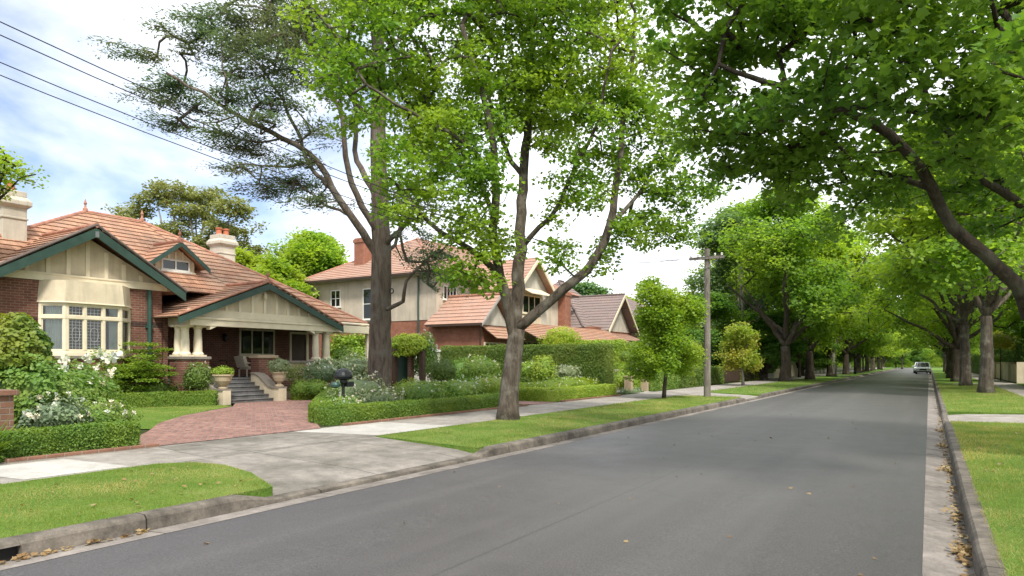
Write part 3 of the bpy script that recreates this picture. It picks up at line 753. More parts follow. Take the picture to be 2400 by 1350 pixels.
# steps with cheek walls
st = MB()
nst = 6
for k in range(nst):
    x1_ = -22.1 - .28 * k; st.box(x1_, -23.62, 15.96, 18.09, .18 + .153 * k - (.0 if k else .1), .18 + .153 * (k + 1) - .03)
steps = st.build('steps', 'step_stone', h1)
g = MB()
for k in range(nst): x1_ = -22.1 - .28 * k; g.box(x1_ + .03, x1_ - .31, 15.97, 18.08, .18 + .153 * (k + 1) - .03, .18 + .153 * (k + 1))
g.build('tread', 'step_stone', steps, bevel=.008)
def cheek(y0, y1):
    prof = [(-21.8, .18), (-21.8, .70), (-22.2, .70), (-22.4, .74), (-22.65, .9), (-22.95, 1.12), (-23.2, 1.22), (-23.48, 1.26), (-23.48, .18)]
    g = MB(); g.prism([(x, y0, z) for x, z in prof], (0, y1 - y0, 0)); c = part(g, 'cheek_wall', 'stucco_cream')
    g = MB(); top = prof[1:8]
    for a, b in zip(top[:-1], top[1:]): g.hexa([(a[0], y0 - .04, a[1]), (b[0], y0 - .04, b[1]), (b[0], y1 + .04, b[1]), (a[0], y1 + .04, a[1])] + [(a[0], y0 - .04, a[1] + .07), (b[0], y0 - .04, b[1] + .07), (b[0], y1 + .04, b[1] + .07), (a[0], y1 + .04, a[1] + .07)])
    g.build('coping', 'cap_stone', c)
cheek(15.62, 15.95); cheek(18.1, 18.48)

# ================================================================ HOUSE TWO (two storeys)
h2 = thing('stucco_house', 'two storey house of grey stucco over red brick behind the tall clipped hedge', 'house', (-32, 40, .18))
def p2_(mb, name, mat, parent=None, **k): return mb.build(name, mat, parent or h2, **k)
g = MB(); g.box(-27.9, -40.2, 36, 55.5, .18, 4.55); bw2 = p2_(g, 'lower_wall', 'brick_orange')
g = MB(); g.box(-27.86, -40.24, 35.96, 55.54, 4.55, 7.75); uw2 = p2_(g, 'upper_wall', 'stucco_grey')
E = [V((-27.2, 35.3, 7.65)), V((-27.2, 56.2, 7.65)), V((-40.9, 56.2, 7.65)), V((-40.9, 35.3, 7.65))]
T1 = V((-34, 41.5, 11.3)); T2 = V((-34, 50.2, 11.3))
def roof2(polys, parent, mat='tile_orange', lines=(), row=.36, rm='ridge_terracotta'):
    mb = MB()
    for p in polys: tile_plane(mb, p, row=row)
    o = mb.build('roof', mat, parent)
    if lines: ridge(o, lines, .10, rm)
    return o
roof2([[E[0], E[1], T2, T1], [E[3], E[0], T1], [E[2], E[3], T1, T2], [E[1], E[2], T2]], h2, 'tile_orange', [(E[0], T1), (E[3], T1), (T1, T2), (E[1], T2)])
g = MB(); g.box(-27.2, -40.9, 35.32, 56.1, 7.55, 7.64); p2_(g, 'soffit', 'bargeboard_grey')
g = MB(); g.box(-27.1, -41.0, 35.2, 35.3, 7.58, 7.72); g.box(-27.1, -27.2, 35.3, 56.1, 7.58, 7.72); p2_(g, 'gutter', 'dark_timber')
chimney(-36.3, 38.0, 7.9, 11.0, .5, .5, 'brick_orange', h2, 0, flare=False)
wpos = [(-38.1, 5.75, 1.05, 1.35, 2), (-34.6, 4.6, 1.2, 2.2, 1)]
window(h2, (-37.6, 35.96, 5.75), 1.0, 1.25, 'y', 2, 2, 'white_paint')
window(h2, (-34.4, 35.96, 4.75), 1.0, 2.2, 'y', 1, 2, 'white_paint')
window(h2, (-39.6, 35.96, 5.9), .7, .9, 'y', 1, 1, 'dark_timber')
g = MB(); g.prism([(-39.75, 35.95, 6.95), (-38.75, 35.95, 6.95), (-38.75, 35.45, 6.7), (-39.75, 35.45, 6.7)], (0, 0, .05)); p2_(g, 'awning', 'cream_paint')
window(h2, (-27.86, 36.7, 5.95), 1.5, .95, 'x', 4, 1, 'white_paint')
g = MB(); g.tube([(-29.3, 35.86, .3), (-29.3, 35.86, 7.5)], .06, 8); p2_(g, 'downpipe', 'dark_green_metal')
# street gable wing
g = MB(); g.box(-24.4, -27.85, 40.3, 44.9, .18, 7.0); p2_(g, 'bay_wall', 'stucco_white')
g = MB(); g.prism([(-24.4, 40.3, 7.0), (-24.4, 44.9, 7.0), (-24.4, 42.6, 9.0)], (-3.4, 0, 0)); p2_(g, 'gable', 'stucco_white')
roof2([[(-23.8, 39.8, 6.75), (-32, 39.8, 6.75), (-32, 42.6, 9.2), (-23.8, 42.6, 9.2)], [(-23.8, 42.6, 9.2), (-32, 42.6, 9.2), (-32, 45.4, 6.75), (-23.8, 45.4, 6.75)]], h2, 'tile_orange')
g = MB()
for yy in (39.75, 45.45): g.prism([(-23.8, yy, 6.7), (-23.8, 42.6, 9.2), (-23.8, 42.6, 8.9), (-23.8, yy, 6.4)], (.06, 0, 0))
p2_(g, 'bargeboard', 'cream_paint')
window(h2, (-24.4, 41.3, 5.2), 2.6, 1.3, 'x', 3, 1, 'cream_paint')
g = MB(); g.prism([(-24.38, 41.1, 6.95), (-24.38, 44.1, 6.95), (-23.5, 44.1, 6.5), (-23.5, 41.1, 6.5)], (0, 0, .06)); p2_(g, 'window_hood', 'cream_paint')
g = MB(); g.box(-24.35, -24.42, 41.2, 44.0, 3.6, 5.0); p2_(g, 'apron', 'stucco_cream')
# garage-height room nearest the camera
g = MB(); g.box(-24.1, -27.9, 35.6, 38.9, .18, 4.1); p2_(g, 'side_room_wall', 'brick_orange')
g = MB(); g.prism([(-24.06, 35.6, 4.1), (-24.06, 38.9, 4.1), (-24.06, 37.25, 5.7)], (-2.0, 0, 0)); p2_(g, 'gable', 'stucco_white')
roof2([[(-23.6, 35.1, 4.15), (-28.2, 35.1, 4.15), (-27.85, 37.25, 6.1), (-23.6, 37.25, 6.1)], [(-23.6, 37.25, 6.1), (-27.85, 37.25, 6.1), (-27.85, 39.4, 4.15), (-23.6, 39.4, 4.15)]], h2, 'tile_orange', [((-23.6, 37.25, 6.15), (-27.8, 37.25, 6.15))])
g = MB()
for yy in (35.05, 39.45): g.prism([(-23.6, yy, 4.15), (-23.6, 37.25, 6.1), (-23.6, 37.25, 5.92), (-23.6, yy, 3.97)], (.05, 0, 0))
p2_(g, 'bargeboard', 'bargeboard_grey')
g = MB(); g.tube([(-24.05, 35.55, .3), (-24.05, 35.55, 4.0)], .05, 8); g.box(-23.62, -28, 35.02, 35.12, 4.02, 4.14); p2_(g, 'gutter', 'dark_timber')
# verandah roof and street windows
roof2([[(-21.8, 39.2, 3.25), (-24.4, 39.2, 4.5), (-24.4, 56, 4.5), (-21.8, 56, 3.25)]], h2, 'tile_terracotta', row=.34)
roof2([[(-22.9, 35.7, 3.2), (-24.05, 35.7, 4.0), (-24.05, 39.15, 4.0), (-22.9, 39.15, 3.2)]], h2, 'tile_terracotta', row=.34)
g = MB(); g.box(-24.0, -28, 39.2, 40.28, .18, 4.0); p2_(g, 'room_wall', 'stucco_white'); g = MB(); g.box(-24.5, -27.8, 48, 55.4, .18, 4.2); p2_(g, 'room_wall', 'stucco_white')
for y in (41.2, 44.5, 47.6, 51, 54.5): g = MB(); g.box(-22.1, -22.35, y, y + .25, .18, 3.2); p2_(g, 'post', 'cream_paint')
window(h2, (-24.06, 36.0, 1.5), 2.4, 1.5, 'x', 5, 1, 'cream_paint'); window(h2, (-24.4, 41.2, 1.2), 3.0, 2.0, 'x', 4, 1, 'cream_paint')
window(h2, (-24.5, 49, 1.4), 4.0, 1.6, 'x', 5, 1, 'cream_paint')

# ================================================================ HOUSE THREE and FOUR
h3 = thing('gabled_house', 'house with brown grey tiled roof and white gable beyond the stucco house', 'house', (-28, 60, .18))
g = MB(); g.box(-25.4, -36, 55.5, 64.5, .18, 4.9); g.build('wall', 'brick_orange', h3)
g = MB(); g.prism([(-25.35, 57.6, 4.6), (-25.35, 63.9, 4.6), (-25.35, 60.75, 7.6)], (-.4, 0, 0)); g.build('gable', 'stucco_white', h3)
mb = MB()
for p in ([(-24.6, 57, 4.6), (-31, 57, 4.6), (-31, 60.75, 8.1), (-24.6, 60.75, 8.1)], [(-24.6, 60.75, 8.1), (-31, 60.75, 8.1), (-31, 64.5, 4.6), (-24.6, 64.5, 4.6)],
          [(-26.2, 55, 4.8), (-37, 55, 4.8), (-31.5, 60.5, 9.8)], [(-26.2, 55, 4.8), (-31.5, 60.5, 9.8), (-31.5, 61.5, 9.8), (-26.2, 66, 4.8)], [(-37, 55, 4.8), (-31.5, 60.5, 9.8), (-31.5, 61.5, 9.8), (-37, 66, 4.8)], [(-26.2, 66, 4.8), (-37, 66, 4.8), (-31.5, 61.5, 9.8)]): tile_plane(mb, p, row=.4)
rf3 = mb.build('roof', 'tile_grey', h3); ridge(rf3, [((-24.6, 60.75, 8.15), (-30, 60.75, 8.15)), ((-26.2, 55, 4.85), (-31.5, 60.5, 9.85)), ((-31.5, 60.5, 9.85), (-31.5, 61.5, 9.85))], .1, 'tile_grey')
g = MB()
for yy in (56.95, 64.55): g.prism([(-24.6, yy, 4.55), (-24.6, 60.75, 8.1), (-24.6, 60.75, 7.8), (-24.6, yy, 4.25)], (.06, 0, 0))
g.build('bargeboard', 'cream_paint', h3)
chimney(-27.7, 53.9, .2, 7.9, .55, .55, 'brick_orange', h3, 0, flare=False)
mb = MB(); tile_plane(mb, [(-23.6, 58, 3.7), (-25.4, 58, 4.4), (-25.4, 63.6, 4.4), (-23.6, 63.6, 3.7)], row=.34); mb.build('porch_roof', 'tile_orange', h3)
window(h3, (-25.4, 59, 1.6), 3.4, 1.7, 'x', 4, 1, 'cream_paint')
h4 = thing('distant_house', 'small grey roofed brick house showing past the white gable', 'house', (-32, 78, .18))
g = MB(); g.box(-27, -40, 72, 86, .18, 6.6); g.build('wall', 'brick_brown', h4)
mb = MB(); e4 = [V((-26.3, 71.3, 6.5)), V((-26.3, 86.7, 6.5)), V((-40.7, 86.7, 6.5)), V((-40.7, 71.3, 6.5))]; t4 = V((-33, 79, 10.2)); t5 = V((-34, 79, 10.2))
for p in ([e4[0], e4[1], t4], [e4[3], e4[0], t4, t5], [e4[2], e4[3], t5], [e4[1], e4[2], t5, t4]): tile_plane(mb, p, row=.5)
mb.build('roof', 'tile_grey', h4); window(h4, (-27, 74, 4.2), 2, 1.4, 'x', 3, 1, 'cream_paint')

# ================================================================ FURNITURE, POTS, POSTS
ch = thing('armchair', 'beige armchair standing on the porch behind the steps', 'chair', (-24.9, 19.15, 1.1))
g = MB(); g.box(-24.6, -25.2, 18.85, 19.5, 1.42, 1.56); g.build('seat', 'chair_fabric', ch, bevel=.03)
g = MB(); g.prism([(-24.62, 18.75, 1.5), (-24.62, 18.9, 1.5), (-24.62, 18.75, 2.0), (-24.62, 18.58, 1.98)], (-.62, 0, 0)); g.build('backrest', 'chair_fabric', ch, bevel=.03)
for x in (-24.6, -25.16):
    g = MB(); g.beam((x, 18.75, 1.7), (x, 19.45, 1.68), .06, .05); g.beam((x, 19.42, 1.68), (x, 19.42, 1.5), .05, .05); g.build('armrest', 'chair_fabric', ch, bevel=.012)
for x in (-24.63, -25.14):
    for y in (18.8, 19.44):
        g = MB(); g.box(x - .025, x + .025, y - .025, y + .025, 1.1, 1.43); g.build('leg', 'chair_fabric', ch)
tb = thing('side_table', 'small round dark table beside the porch armchair', 'table', (-25.3, 18.3, 1.1))
g = MB(); g.lathe((-25.3, 18.3, 1.78), [(.3, 0), (.31, .02), (.3, .04)], 18); g.build('table_top', 'dark_timber', tb)
g = MB(); g.lathe((-25.3, 18.3, 1.1), [(.2, 0), (.18, .03), (.04, .06), (.03, .68)], 12); g.build('pedestal', 'dark_timber', tb)
def planter(x, y, z, prof, label, sc=1):
    t = thing('planter', label, 'planter', (x, y, z), 'stone planters on the step walls')
    g = MB(); g.lathe((x, y, z), [(r * sc, h * sc) for r, h in prof], 24); g.build('urn', 'pot_stone', t, smooth=False)
    return t
PT1 = planter(-22.05, 15.80, .77, [(.16, 0), (.17, .04), (.1, .08), (.2, .15), (.29, .28), (.33, .44), (.37, .47), (.37, .52), (.3, .52), (.28, .46)], 'wide stone bowl planter on the left step wall with low yellow green plant')
PT2 = planter(-22.0, 18.29, .77, [(.17, 0), (.18, .05), (.08, .10), (.08, .16), (.19, .22), (.25, .36), (.27, .5), (.33, .53), (.33, .57), (.26, .57), (.24, .52)], 'tall stone urn on the right step wall with bushy plant')

mbx = thing('mailbox', 'black domed mailbox on a post behind the curved box hedge', 'mailbox', tuple(G(806, 962, .2)))
mx = G(806, 962, .2); mx = V((-14.0, 13.85, .2))
mbx.location = mx
g = MB(); g.tube([mx, mx + V((0, 0, .95))], .04, 10); g.build('post', 'black_metal', mbx)
g = MB(); g.lathe(mx + V((0, 0, .92)), [(.06, 0), (.10, .05), (.10, .12), (.24, .16), (.26, .22), (.255, .26), (.23, .34), (.17, .40), (.08, .44), (.01, .45)], 20); g.build('dome', 'black_metal', mbx, smooth=False)
g = MB(); g.box(mx.x - .13, mx.x + .13, mx.y + .02, mx.y + .3, mx.z + .85, mx.z + 1.0); g.build('letter_box', 'black_metal', mbx, bevel=.02)
g = MB(); g.lathe(mx + V((-.05, -.25, .82)), [(.03, 0), (.13, .04), (.14, .1), (.10, .16), (.02, .18)], 14); g.build('lid', 'dark_green_metal', mbx)

gpl = thing('gate_pillar', 'square brick gate pillar at the left edge in front of the round shrub', 'pillar', (-13.0, 5.05, .18))
g = MB(); g.box(-12.78, -13.25, 4.5, 5.28, .18, 1.2); g.build('shaft', 'brick_brown', gpl)
g = MB(); g.box(-12.72, -13.31, 4.44, 5.34, 1.2, 1.29); g.build('cap', 'brick_brown', gpl, bevel=.01)
arb = thing('garden_arch', 'timber garden arch carrying a pale green climber beside the big trunk', 'arch', (-19, 22.4, .18))
ap_ = PX(962, 900, -19.0)
for i, (px, X) in enumerate(((963, -19.0), (925, -19.3), (990, -18.2))):
    q = PX(px, 850, X); g = MB(); g.box(q.x - .10, q.x + .10, q.y - .10, q.y + .10, .18, 2.2); g.build('post', 'brick_brown' if i == 0 else 'dark_timber', arb)
q1 = PX(925, 850, -19.3); q2 = PX(990, 850, -18.2)
g = MB(); g.beam((q1.x, q1.y - .2, 2.24), (q2.x, q2.y + .2, 2.24), .12, .1); g.beam((q1.x - .7, q1.y, 2.3), (q2.x - .7, q2.y, 2.3), .12, .1); g.build('lintel', 'dark_timber', arb)
q3 = PX(930, 850, -19.4); q4 = PX(958, 850, -19.2)
g = MB(); g.hexa([(q3.x, q3.y, .25), (q4.x, q4.y, .25), (q4.x - .05, q4.y, .25), (q3.x - .05, q3.y, .25), (q3.x, q3.y, 2.1), (q4.x, q4.y, 2.1), (q4.x - .05, q4.y, 2.1), (q3.x - .05, q3.y, 2.1)]); g.build('gate', 'dark_green_metal', arb)
gw = thing('garden_wall', 'short pale rendered wall between the climber and the tall hedge', 'wall', (-24.3, 30.8, .18))
a_, b_ = PX(1008, 850, -24.6), PX(1042, 850, -23.4)
g = MB(); g.box(-25.2, -23.2, 30.3, 30.55, .18, 2.3); g.build('panel', 'stucco_white', gw)
g = MB(); g.box(-25.25, -23.15, 30.25, 30.6, 2.3, 2.42); g.build('coping', 'white_paint', gw)

# power pole and wires
PP = V((-8.58, 31.0, .16))
pole = thing('power_pole', 'weathered timber power pole with one crossarm on the left verge', 'pole', PP)
g = MB(); g.tube([PP + V((0, 0, z)) + V((-.02 * z / 7 * 0, 0, 0)) for z in (0, 1, 2.5, 4.5, 6.7)], [.155, .15, .145, .13, .115], 12, jit=.02, seed=3); g.build('shaft', 'pole_timber', pole, smooth=False)
g = MB(); g.box(PP.x - .78, PP.x + .78, PP.y - .17, PP.y - .07, 6.38, 6.50); g.build('crossarm', 'pole_timber', pole)
for s_ in (-1, 1):
    g = MB(); g.beam((PP.x + s_ * .55, PP.y - .12, 6.38), (PP.x, PP.y - .12, 5.95), .03, .03); g.build('brace', 'grey_metal', pole)
WXs = (-7.9, -8.2, -8.96, -9.28)
for x in WXs: g = MB(); g.lathe((x - .0, PP.y - .12, 6.5), [(.02, 0), (.05, .03), (.03, .06), (.05, .09), (.02, .13)], 8); g.build('insulator', 'white_paint', pole)
lab = ['uppermost overhead wire in the sky at the left, nearest the road', 'second overhead wire from the top at the left', 'third overhead wire from the top, upper of the lower pair', 'lowest overhead wire crossing the sky at the left']
for x, l_ in zip((-8.52, -8.83, -9.55, -9.93), lab):
    k = WXs[(-8.52, -8.83, -9.55, -9.93).index(x)]
    pts = []
    for i in range(41):
        y = -22 + (PP.y + 22) * i / 40; t = (y - 3.4) / (PP.y - 3.4)
        z = 5.4 + (-.125 * (y - 3.4)) + .00594 * (y - 3.4) ** 2 + (0 if y > 3.4 else .02 * (y - 3.4) ** 2 * .1)
        xx = x + (k - x) * max(0, min(1, t)); pts.append((xx, y, z))
    dz = 6.6 - pts[-1][2]
    pts = [(a, b, c + dz * max(0, (b - 3.4) / (PP.y - 3.4)) ** 2) for a, b, c in pts]
    g = MB(); g.tube(pts, .0068, 5); tag(g.build('overhead_wire', 'rubber'), l_, 'wire', 'overhead wires')
pd = thing('sign_post', 'pale metal post on the left verge among the far trees', 'post', (-9.0, 80, .18))
q = PX(1953, 850, -8.7)
pd.location = (q.x, q.y, .18)
g = MB(); g.tube([(q.x, q.y, .18), (q.x, q.y, 3.6)], .16, 10); g.build('shaft', 'bark_pale', pd)
g = MB(); g.lathe((q.x, q.y, 3.6), [(.2, 0), (.2, .06), (.04, .12)], 10); g.build('cap', 'white_paint', pd)

# fences and walls further up the street
def wallthing(name, label, cat, x0, x1, y0, y1, h, mat, posts=0, pmat=None, group=None, cope=True):
    t = thing(name, label, cat, ((x0 + x1) / 2, (y0 + y1) / 2, .18), group)
    g = MB(); g.box(x0, x1, y0, y1, .18, .18 + h); pn = g.build('panel', mat, t)
    if cope: g = MB(); g.box(x0 - .05, x1 + .05, y0 - .05, y1 + .05, .18 + h, .25 + h); g.build('coping', pmat or 'cap_stone', pn)
    for k in range(posts):
        f = k / max(1, posts - 1); yy = y0 + (y1 - y0) * f; g = MB(); g.box(x0 - .14, x1 + .14, yy - .22, yy + .22, .18, .18 + h + .25); g.build('post', pmat or mat, t)
    return t
wallthing('boundary_wall', 'low cream wall with posts behind the trunks on the right side', 'wall', 5.6, 5.85, 38, 57, 1.35, 'stucco_cream', 4, 'stucco_cream')
wallthing('boundary_wall', 'cream wall farther up the right side beside the driveway', 'wall', 5.6, 5.85, 62, 82, 1.3, 'stucco_cream', 4, 'stucco_cream')
g = thing('paling_fence', 'brown paling fence in deep shade under the left street trees', 'fence', (-13, 60, .18))
for k in range(9):
    mb = MB()
    for j in range(10): mb.box(-12.9, -12.94, 51 + k * 1.7 + j * .17, 51 + k * 1.7 + j * .17 + .14, .25, 1.45 + (j % 3) * .01)
    mb.box(-12.95, -13.0, 51 + k * 1.7, 52.7 + k * 1.7, .5, .6); mb.box(-12.95, -13.0, 51 + k * 1.7, 52.7 + k * 1.7, 1.15, 1.25); mb.build('panel', 'dark_timber', g)
wallthing('boundary_wall', 'pale wall with posts seen behind the left street trees', 'wall', -12.9, -12.65, 68, 84, 1.35, 'stucco_cream', 5, 'stucco_white')
wallthing('boundary_wall', 'cream wall with posts farthest up the left pavement', 'wall', -12.9, -12.65, 89, 120, 1.45, 'stucco_white', 9, 'stucco_white')
gp1 = wallthing('gate_post', 'pale square gate post left of the young green tree', 'gate post', -12.95, -12.6, 31.9, 32.2, .8, 'sandstone', pmat='sandstone', group='pale gate posts by the neighbour path')
gp2 = wallthing('gate_post', 'pale square gate post right of the young tree trunk', 'gate post', -12.95, -12.6, 34.1, 34.4, .8, 'sandstone', pmat='sandstone', group='pale gate posts by the neighbour path')
sheet('garden_path', [(-12.2, 32.2), (-12.2, 34.2), (-22, 34.2), (-22, 32.2)], .2, 'path_new')
bn = thing('garden_bench', 'grey stone bench behind the hedge near the gate posts', 'bench', (-15, 36, .18))
g = MB(); g.box(-15.2, -14.7, 35.3, 37.2, 1.2, 1.32); g.build('seat', 'cap_stone', bn, bevel=.02)
for y in (35.5, 36.9):
    g = MB(); g.box(-15.1, -14.8, y, y + .2, .18, 1.2); g.build('leg', 'cap_stone', bn)

# ---------------------------------------------------------------- cars
def make_car(label, group):
    t = thing('parked_car', label, 'car', (0, 0, 0), group)
    # stations along y (length 4.7, front at -y towards the camera): y, half width, z bottom, belt z
    st_ = [(-2.3, .72, .42, .72), (-2.2, .84, .28, .86), (-1.6, .91, .25, .98), (-.9, .92, .25, 1.03), (.6, .92, .25, 1.05), (1.7, .91, .25, 1.06), (2.2, .86, .3, 1.02), (2.32, .74, .45, .85)]
    mb = MB()
    for y, w_, zb, zt in st_:
        for x, z in ((-w_ * .8, zb), (-w_, zb + .12), (-w_ * 1.0, (zb + zt) / 2), (-w_ * .95, zt - .04), (-w_ * .82, zt), (w_ * .82, zt), (w_ * .95, zt - .04), (w_, (zb + zt) / 2), (w_, zb + .12), (w_ * .8, zb)): mb.v.append((x, y, z))
    for k in range(len(st_) - 1):
        for j in range(10): a = k * 10 + j; b = k * 10 + (j + 1) % 10; mb.f.append((a, b, b + 10, a + 10))
    mb.f.append(tuple(range(9, -1, -1))); e = 10 * (len(st_) - 1); mb.f.append(tuple(e + j for j in range(10)))
    body = mb.build('body', 'car_paint', t, smooth=False, bevel=.02)
    mb = MB(); cab = [(-1.25, .80, 1.0), (-.5, .66, 1.62), (1.5, .65, 1.64), (2.15, .78, 1.02)]
    mb.prism([(-.64, -.48, 1.60), (-.64, 1.5, 1.62), (.64, 1.5, 1.62), (.64, -.48, 1.60)], (0, 0, .05)); mb.build('roof', 'car_paint', t, bevel=.02)
    for s_ in (-1, 1):
        for a, b in (((-1.2, .78, 1.02), (-.48, .65, 1.61)), ((.5, .8, 1.04), (.55, .65, 1.62)), ((2.1, .77, 1.03), (1.48, .65, 1.63))):
            mb = MB(); mb.beam((s_ * a[1], a[0], a[2]), (s_ * b[1], b[0], b[2]), .07, .07); mb.build('pillar', 'car_paint', t)
    mb = MB(); mb.hexa([(-.78, -1.2, 1.0), (.78, -1.2, 1.0), (.78, 2.1, 1.0), (-.78, 2.1, 1.0), (-.64, -.48, 1.60), (.64, -.48, 1.60), (.64, 1.48, 1.61), (-.64, 1.48, 1.61)]); mb.build('window', 'dark_glass', t)
    for s_ in (-1, 1):
        mb = MB(); mb.box(s_ * .58 - .16, s_ * .58 + .16, -2.33, -2.2, .66, .80); mb.build('headlight', 'lamp_glass', t, bevel=.02)
        mb = MB(); mb.box(s_ * .98 - .09, s_ * .98 + .09, -.98, -.8, 1.02, 1.16); mb.build('wing_mirror', 'car_paint', t, bevel=.02)
        for y in (-1.45, 1.45):
            mb = MB(); mb.tube([(s_ * .72, y, .34), (s_ * .93, y, .34)], .34, 20); wl = mb.build('wheel', 'rubber', t)
            mb = MB(); mb.tube([(s_ * .91, y, .34), (s_ * .945, y, .34)], .21, 14); mb.build('rim', 'grey_metal', wl)
    mb = MB(); mb.box(-.4, .4, -2.345, -2.28, .56, .78); mb.build('grille', 'dark_plastic', t)
    mb = MB(); mb.box(-.75, .75, -2.34, -2.2, .3, .46); mb.build('bumper', 'dark_plastic', t, bevel=.02)
    mb = MB(); mb.box(-.22, .22, -2.36, -2.34, .46, .56); mb.build('number_plate', 'lamp_glass', t)
    return t
def copy_tree(o, parent=None):
    c = o.copy(); C.objects.link(c); c.parent = parent
    for ch_ in [k for k in o.children]: copy_tree(ch_, c)
    return c
car = make_car('silver car parked facing the camera at the right kerb far down the road', 'cars parked along the right kerb')
car2 = copy_tree(car)
car.location = (-.72, 112, .02); car2.location = (-1.1, 121, .02); car2['label'] = 'second silver car mostly hidden behind the first parked car'
# ================================================================ VEGETATION
def rs(seed): return np.random.RandomState(seed)
TPL = {}
def tpl(name, verts, faces): TPL[name] = (np.array(verts, float), faces)
# leaf templates: x runs along the leaf, y across it, z out of it; unit length
tpl('quad', [(0, 0, 0), (.5, -.38, .06), (1, 0, -.05), (.5, .38, .06)], [(0, 1, 2, 3)])
tpl('oval', [(0, 0, 0), (.3, -.36, .07), (.75, -.28, .06), (1, 0, -.06), (.75, .28, .06), (.3, .36, .07)], [(0, 1, 2, 3), (0, 3, 4, 5)])
tpl('maple', [(0, 0, 0), (.08, -.34, .05), (.30, -.30, .05), (.42, -.55, .09), (.60, -.24, .03), (1, 0, -.08), (.60, .24, .03), (.42, .55, .09), (.30, .30, .05), (.08, .34, .05)],
    [(0, 1, 2, 3, 4, 5), (0, 5, 6, 7, 8, 9)])
tpl('needle', [(0, -.04, 0), (1, -.02, 0), (1, .02, 0), (0, .04, 0)], [(0, 1, 2, 3)])
tpl('tuft', [(0, 0, 0), (.5, -.17, .03), (1, 0, 0), (.5, .17, .03)], [(0, 1, 2, 3)])
tpl('blade', [(0, -.06, 0), (0, .06, 0), (1, 0, 0)], [(0, 1, 2)])
tpl('strap', [(0, -.025, 0), (0, .025, 0), (.5, .04, .0), (.5, -.04, .0), (1, 0, -.22)], [(0, 1, 2, 3), (3, 2, 4)])
tpl('petal', [(0, 0, 0), (.3, -.35, .1), (.8, -.35, .2), (1, 0, .12), (.8, .35, .2), (.3, .35, .1)], [(0, 1, 2, 3), (0, 3, 4, 5)])
def leaves(name, P, Nrm, Dr, S, shape, mat, parent=None, kind=None):
    """one mesh of many small leaves: P points, Nrm leaf normals, Dr leaf directions, S sizes"""
    P = np.asarray(P, float); n = len(P)
    T, F = TPL[shape]; k = len(T)
    Nn = Nrm / (np.linalg.norm(Nrm, axis=1, keepdims=True) + 1e-9)
    Dd = Dr - Nn * (Dr * Nn).sum(1, keepdims=True); Dd /= (np.linalg.norm(Dd, axis=1, keepdims=True) + 1e-9)
    B = np.cross(Nn, Dd)
    S = np.broadcast_to(np.asarray(S, float), (n,))[:, None, None]
    vv = P[:, None, :] + S * (Dd[:, None, :] * T[None, :, 0:1] + B[:, None, :] * T[None, :, 1:2] + Nn[:, None, :] * T[None, :, 2:3])
    vv = vv.reshape(-1, 3)
    loops = []; starts = []; tot = []
    base = (np.arange(n) * k)[:, None]
    fl = [len(f) for f in F]; allf = np.concatenate([np.array(f) for f in F])
    li = (base + allf[None, :]).reshape(-1)
    tot = np.tile(np.array(fl), n); st_ = np.concatenate([[0], np.cumsum(tot)[:-1]])
    me = bpy.data.meshes.new(name)
    me.vertices.add(n * k); me.vertices.foreach_set('co', vv.astype(np.float32).reshape(-1))
    me.loops.add(len(li)); me.loops.foreach_set('vertex_index', li.astype(np.int32))
    me.polygons.add(len(tot)); me.polygons.foreach_set('loop_start', st_.astype(np.int32)); me.polygons.foreach_set('loop_total', tot.astype(np.int32))
    me.update(calc_edges=True)
    o = link_mesh(name, me, mat, parent)
    if kind: tag(o, kind=kind)
    return o
def unit(r, n): v = r.normal(size=(n, 3)); return v / np.linalg.norm(v, axis=1, keepdims=True)
def lump(P, s, seed):
    r = rs(seed); out = np.zeros(len(P))
    for i in range(5):
        k = r.normal(size=3) * s * (1 + i * .6); out += np.sin(P @ k + r.uniform(0, 6.3)) / (1 + i * .4)
    return out / 3.0

